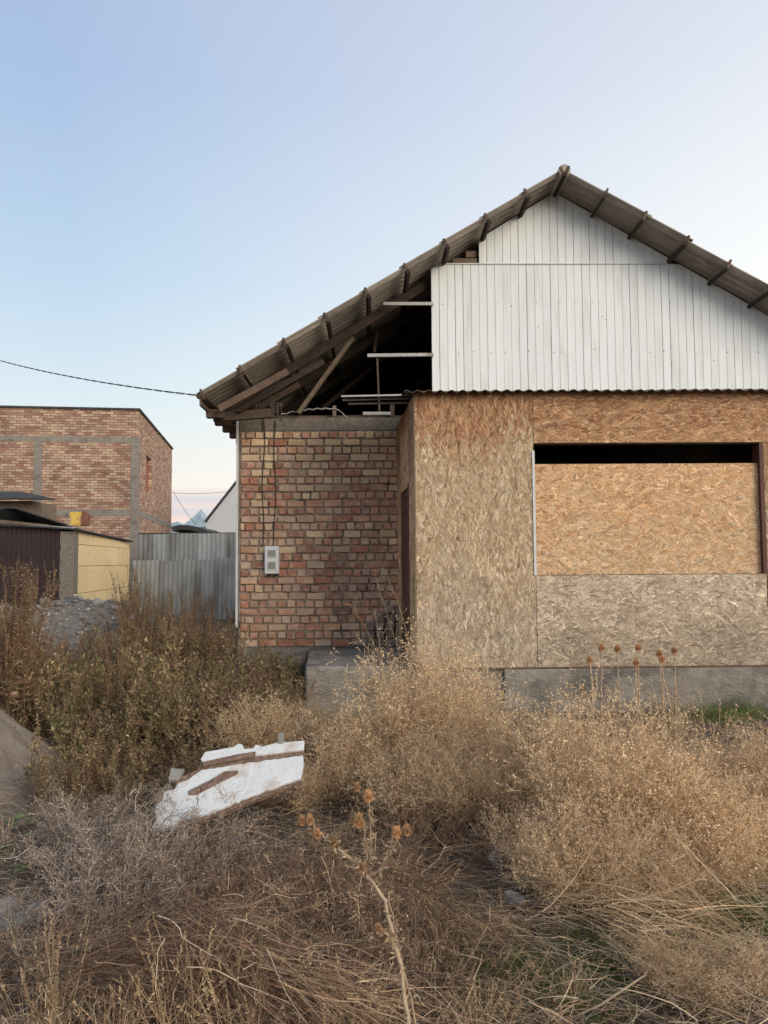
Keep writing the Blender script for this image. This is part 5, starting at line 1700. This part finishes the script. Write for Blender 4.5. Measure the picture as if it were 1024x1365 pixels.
# --- ground cover: dry litter, low green grass
A = Veg(101); r_ = A.r
n = 60000
yy_ = 2.0 + 8.3 * r_.uniform(0, 1, n) ** 1.7; xx_ = (r_.uniform(-.62, .62, n)) * yy_
dn = .35 + .9 * vn(xx_ * 1.3, yy_ * 1.3, 12)
k = r_.uniform(0, 1, n) < dn; xx_, yy_ = xx_[k], yy_[k]; n = len(xx_)
keep = ~((yy_ > 8.3) & (xx_ > -.75)) & (heap(xx_, yy_, SD, 31, .3) < .10 + .25 * r_.uniform(0, 1, n) ** 4); xx_, yy_ = xx_[keep], yy_[keep]; n = len(xx_)
P = np.stack([xx_, yy_, HT(xx_, yy_) + r_.uniform(.0, .06, n)], 1)
th = r_.uniform(0, 2 * PI, n) * .6 + 2.6; D = np.stack([np.cos(th), np.sin(th), r_.normal(.10, .22, n)], 1)
a = A.grow(P, D, r_.uniform(.08, .34, n), 4, .16, -.03)
a[..., 2] = np.maximum(a[..., 2], HT(a[..., 0], a[..., 1]) + .004)
A.ribbon(a, .0034, .0014, A.col(GREYB + BROWN + STRAW[:2], n, .2))
o = bpy.data.objects.new('dry_grass_litter', A.mesh('dry_grass_litter')); COL.objects.link(o); setp(o, 'matted dead stalks covering the soil', kind='stuff'); TRI += A.tris()
A = Veg(103); r_ = A.r
n = 6500
yy_ = 2.1 + 4.2 * r_.uniform(0, 1, n) ** 1.4; xx_ = r_.uniform(-.6, .62, n) * yy_
k = (r_.uniform(0, 1, n) < np.where(xx_ > .2 * yy_, .62, .36)) & (heap(xx_, yy_, SD, 31, .3) < .08); xx_, yy_ = xx_[k], yy_[k]; n = len(xx_)
P = np.stack([xx_, yy_, HT(xx_, yy_) + r_.uniform(.02, .10, n)], 1)
th = r_.normal(0, .55, n) + np.where(r_.uniform(0, 1, n) < .5, 2.55, .35); D = np.stack([np.cos(th), np.sin(th), r_.normal(.16, .2, n)], 1)
a = A.grow(P, D, r_.uniform(.10, .36, n), 6, .13, -.05)
a[..., 2] = np.maximum(a[..., 2], HT(a[..., 0], a[..., 1]) + .01)
A.ribbon(a, .0034, .0012, A.col(STRAW[:3] + GREYB + BROWN[1:2], n, .22))
o = bpy.data.objects.new('fallen_straw', A.mesh('fallen_straw')); COL.objects.link(o); setp(o, 'pale fallen straw lying over the darker litter', kind='stuff'); TRI += A.tris()
A = Veg(102); r_ = A.r
patches = [(955, 965, .26, 700, .15), (1000, 955, .3, 800, .15), (885, 965, .25, 200, .10), (990, 1240, .20, 2600, .09), (930, 1260, .16, 700, .07), (700, 1310, .2, 1500, .07), (800, 1280, .3, 1600, .07), (880, 1275, .2, 900, .07), (760, 1345, .2, 900, .06),
           (470, 975, .3, 900, .16), (395, 905, .3, 900, .2), (850, 1290, .2, 300, .06), (620, 1260, .2, 500, .06), (1010, 1180, .3, 900, .08), (730, 1060, .3, 800, .14), (640, 1330, .2, 700, .07)]
for (bx_, by_, rad, n, hh_) in patches:
    q = P_(bx_, by_); x_ = q.x + r_.normal(0, rad * .5, n); y_ = q.y + r_.normal(0, rad * .6, n)
    P = np.stack([x_, y_, HT(x_, y_)], 1); D = np.stack([r_.normal(0, .45, n), r_.normal(0, .45, n), np.ones(n)], 1)
    a = A.grow(P, D, hh_ * r_.uniform(.5, 1.3, n), 3, .12, -.1); A.ribbon(a, .004, .001, A.col(GREEN + OLIVE[1:2], n, .2))
o = bpy.data.objects.new('green_grass', A.mesh('green_grass')); COL.objects.link(o); setp(o, 'short green grass showing between the dry plants', kind='stuff'); TRI += A.tris()

# ------------------------------------------------------------------ debris
Yb = None
def gp(px1, py1, z): return pg(px1, py1, z)
bd = thing('broken_white_board', 'broken white board with brown torn strips lying on the weeds', 'board', tuple(pg(310, 1060, .25)))
# corners: near edge lower, far edge higher
outline = [(214, 1088, .20), (206, 1080, .22), (222, 1058, .28), (228, 1024, .36), (246, 1026, .37), (262, 1028, .38), (270, 1016, .42), (268, 1012, .43), (274, 1003, .46), (292, 1000, .47), (312, 996, .48), (318, 992, .49), (323, 993, .49),
           (326, 998, .47), (338, 997, .47), (341, 993, .48), (350, 996, .47), (368, 991, .485), (390, 989, .485), (406, 988, .485), (405, 1015, .40), (402, 1038, .335), (385, 1044, .32), (350, 1058, .28), (322, 1068, .26), (296, 1078, .225), (262, 1084, .21), (240, 1092, .19)]
top_ = [pg(x_, y_, z_) for x_, y_, z_ in outline]
# fit plane
A3 = np.array([tuple(p) for p in top_]); cc = A3.mean(0); _, _, vt = np.linalg.svd(A3 - cc); nv = vt[2] * (1 if vt[2][2] > 0 else -1)


def onplane(x_, y_, lift=0.0):
    d = ray(x_, y_); dn_ = np.array(tuple(d)); t2 = np.dot(cc - np.array(tuple(CP)), nv) / np.dot(dn_, nv)
    return np.array(tuple(CP)) + dn_ * t2 + nv * lift


def plate(name, px_pts, lift, th, mt_, par):
    n = len(px_pts); a_ = [onplane(x_, y_, lift) for x_, y_ in px_pts]; b_ = [p - nv * th for p in a_]
    V = a_ + b_
    F = [tuple(range(n)), tuple(range(2 * n - 1, n - 1, -1))] + [(i_, i_ + n, (i_ + 1) % n + n, (i_ + 1) % n) for i_ in range(n)]
    return obj(name, V, F, mt_, par)


face = [(205, 1100), (207, 1080), (222, 1056), (240, 1046), (252, 1036), (258, 1034), (270, 1026), (340, 1016), (404, 1007), (405, 1015), (402, 1037), (385, 1043), (350, 1056), (322, 1066), (296, 1078), (262, 1088), (232, 1099)]
def ragged(pts, amp, n=5, keep=()):
    o_ = []
    for a_, b_ in zip(pts, pts[1:] + pts[:1]):
        o_.append(a_)
        L_ = math.hypot(a_[0] - b_[0], a_[1] - b_[1])
        for q in range(1, max(1, int(L_ / n))):
            f = q / max(1, int(L_ / n)); o_.append((a_[0] + (b_[0] - a_[0]) * f + random.uniform(-amp, amp), a_[1] + (b_[1] - a_[1]) * f + random.uniform(-amp, amp)))
    return o_


face = [(203, 1104), (209, 1090), (207, 1076), (216, 1068), (219, 1056), (233, 1052), (238, 1044), (250, 1040), (258, 1034), (270, 1026), (340, 1016), (404, 1007), (405, 1015), (402, 1037), (385, 1043), (350, 1056), (322, 1066), (296, 1078), (262, 1090), (240, 1094), (228, 1104)]
face = ragged(face[:10], 2.2, 4)[:-9] + ragged(face[10:], .7, 6) if False else ragged(face, .9, 5)
plate('board_face', face, .0, .022, M['board'], bd)
plate('board_face', [(270, 1016), (268, 1012), (274, 1003), (292, 1000), (312, 996), (318, 992), (323, 993), (326, 999), (338, 998), (341, 993), (350, 996), (368, 991), (406, 988), (405, 1000), (372, 1004), (320, 1010), (290, 1014)], .004, .02, M['board'], bd)
plate('torn_core', [(228, 1062), (238, 1036), (262, 1026), (268, 1014), (405, 998), (405, 1010), (340, 1022), (270, 1034), (250, 1052)], -.006, .022, M['boardedge'], bd)
plate('wood_strip', [(252, 1060), (252, 1056), (282, 1041), (300, 1030), (318, 1029), (317, 1032), (296, 1042), (262, 1060)], .012, .012, M['boardedge'], bd)
plate('wood_strip', [(270, 1018), (320, 1007), (341, 1004), (340, 1010), (300, 1017), (272, 1023)], .014, .012, M['boardedge'], bd)
plate('raw_corner', [(225, 1040), (228, 1024), (246, 1025), (238, 1040)], .0, .02, M['wood_grey'], bd)
plate('raw_corner', [(206, 1082), (210, 1056), (222, 1042), (230, 1046), (216, 1078)], -.012, .02, M['wood'], bd)
plate('raw_edge', [(240, 1091), (296, 1077), (322, 1066), (402, 1037), (402, 1041), (322, 1071), (296, 1083), (240, 1101)], -.012, .025, M['boardedge'], bd)
for i_ in range(16):
    t0_ = i_ / 16 + random.uniform(-.02, .02); xa_ = 250 + 150 * t0_; ya_ = 1091 - (xa_ - 240) * .318; ln_ = random.uniform(6, 14); dp_ = random.uniform(1.5, 5)
    plate('splinter', [(xa_, ya_ - 2), (xa_ + ln_, ya_ - 2 - ln_ * .33), (xa_ + ln_ * .7, ya_ + dp_ - ln_ * .2), (xa_ + ln_ * .2, ya_ + dp_ * .6)], -.004 - random.uniform(0, .02), .006, M[random.choice(['boardedge', 'wood', 'wood_grey'])], bd)
o = MB(); a_ = Vector(onplane(374, 992)); o.beam(a_, a_ + Vector((.0, .05, .055)), .035, .012, up=(0, 1, 0)); o.build('wood_block', M['wood_grey'], bd)
# broken boards propping it up
for i_, (xa, ya, xb, yb, lab) in enumerate(((345, 1068, 392, 1060, 'dark broken plank under the white board'), (330, 1052, 395, 1050, 'short grey plank hidden below the white board'))):
    a_ = pg(xa, ya, .10); b_ = pg(xb, yb, .12); m = MB(); m.beam(a_, b_, .10, .03); o = m.build('broken_plank', M['wood_dark']); setp(o, lab, 'plank')
m = MB(); a_ = pg(320, 1075, .0); m.box((a_.x - .1, a_.y, -.05), (a_.x + .35, a_.y + .25, .2)); o = m.build('dark_crate', M['wood_dark']); setp(o, 'dark rotten wooden crate that holds up the white board', 'crate')
# white chips and pipe
for (pts_, lab) in (([(672, 1188), (682, 1186), (700, 1197), (698, 1206), (688, 1202)], 'white plaster chip on bare soil under the golden bush'), ([(650, 1136), (660, 1134), (670, 1142), (668, 1148), (655, 1145)], 'smaller grey chip behind the white chip')):
    V = [tuple(pg(x_, y_, float(HT(pg(x_, y_).x, pg(x_, y_).y)) + .05)) for x_, y_ in pts_]; n = len(V); V += [(v[0], v[1], v[2] - .03) for v in V]
    o = obj('plaster_chip', V, [tuple(range(n))[::-1], tuple(range(n, 2 * n))] + [(i_, (i_ + 1) % n, (i_ + 1) % n + n, i_ + n) for i_ in range(n)], M['metal_sheet']); setp(o, lab, 'chip')
m = MB(); m.tube([pg(960, 1168, .05), pg(985, 1174, .06), pg(1010, 1181, .055), pg(1045, 1186, .05)], .014, 8); o = m.build('grey_pipe', M['metal_sheet'], smooth=True); setp(o, 'pale grey pipe end lying in the grass at the right edge', 'pipe')
# long loose stalks
for i_, (pts_, lab) in enumerate((([(880, 1255, .05), (860, 1300, .12), (800, 1340, .06), (745, 1365, .03)], 'long curved pale stalk lying at lower right'), ([(560, 1090, .1), (300, 1330, .1)], None))):
    if lab is None: continue
    m = MB(); m.tube([pg(*p) for p in pts_], .004, 5); o = m.build('loose_stalk', M['thistle_stem'], smooth=True); setp(o, lab, 'stalk')
print('plant tris', TRI, 'objects', len(S.objects))
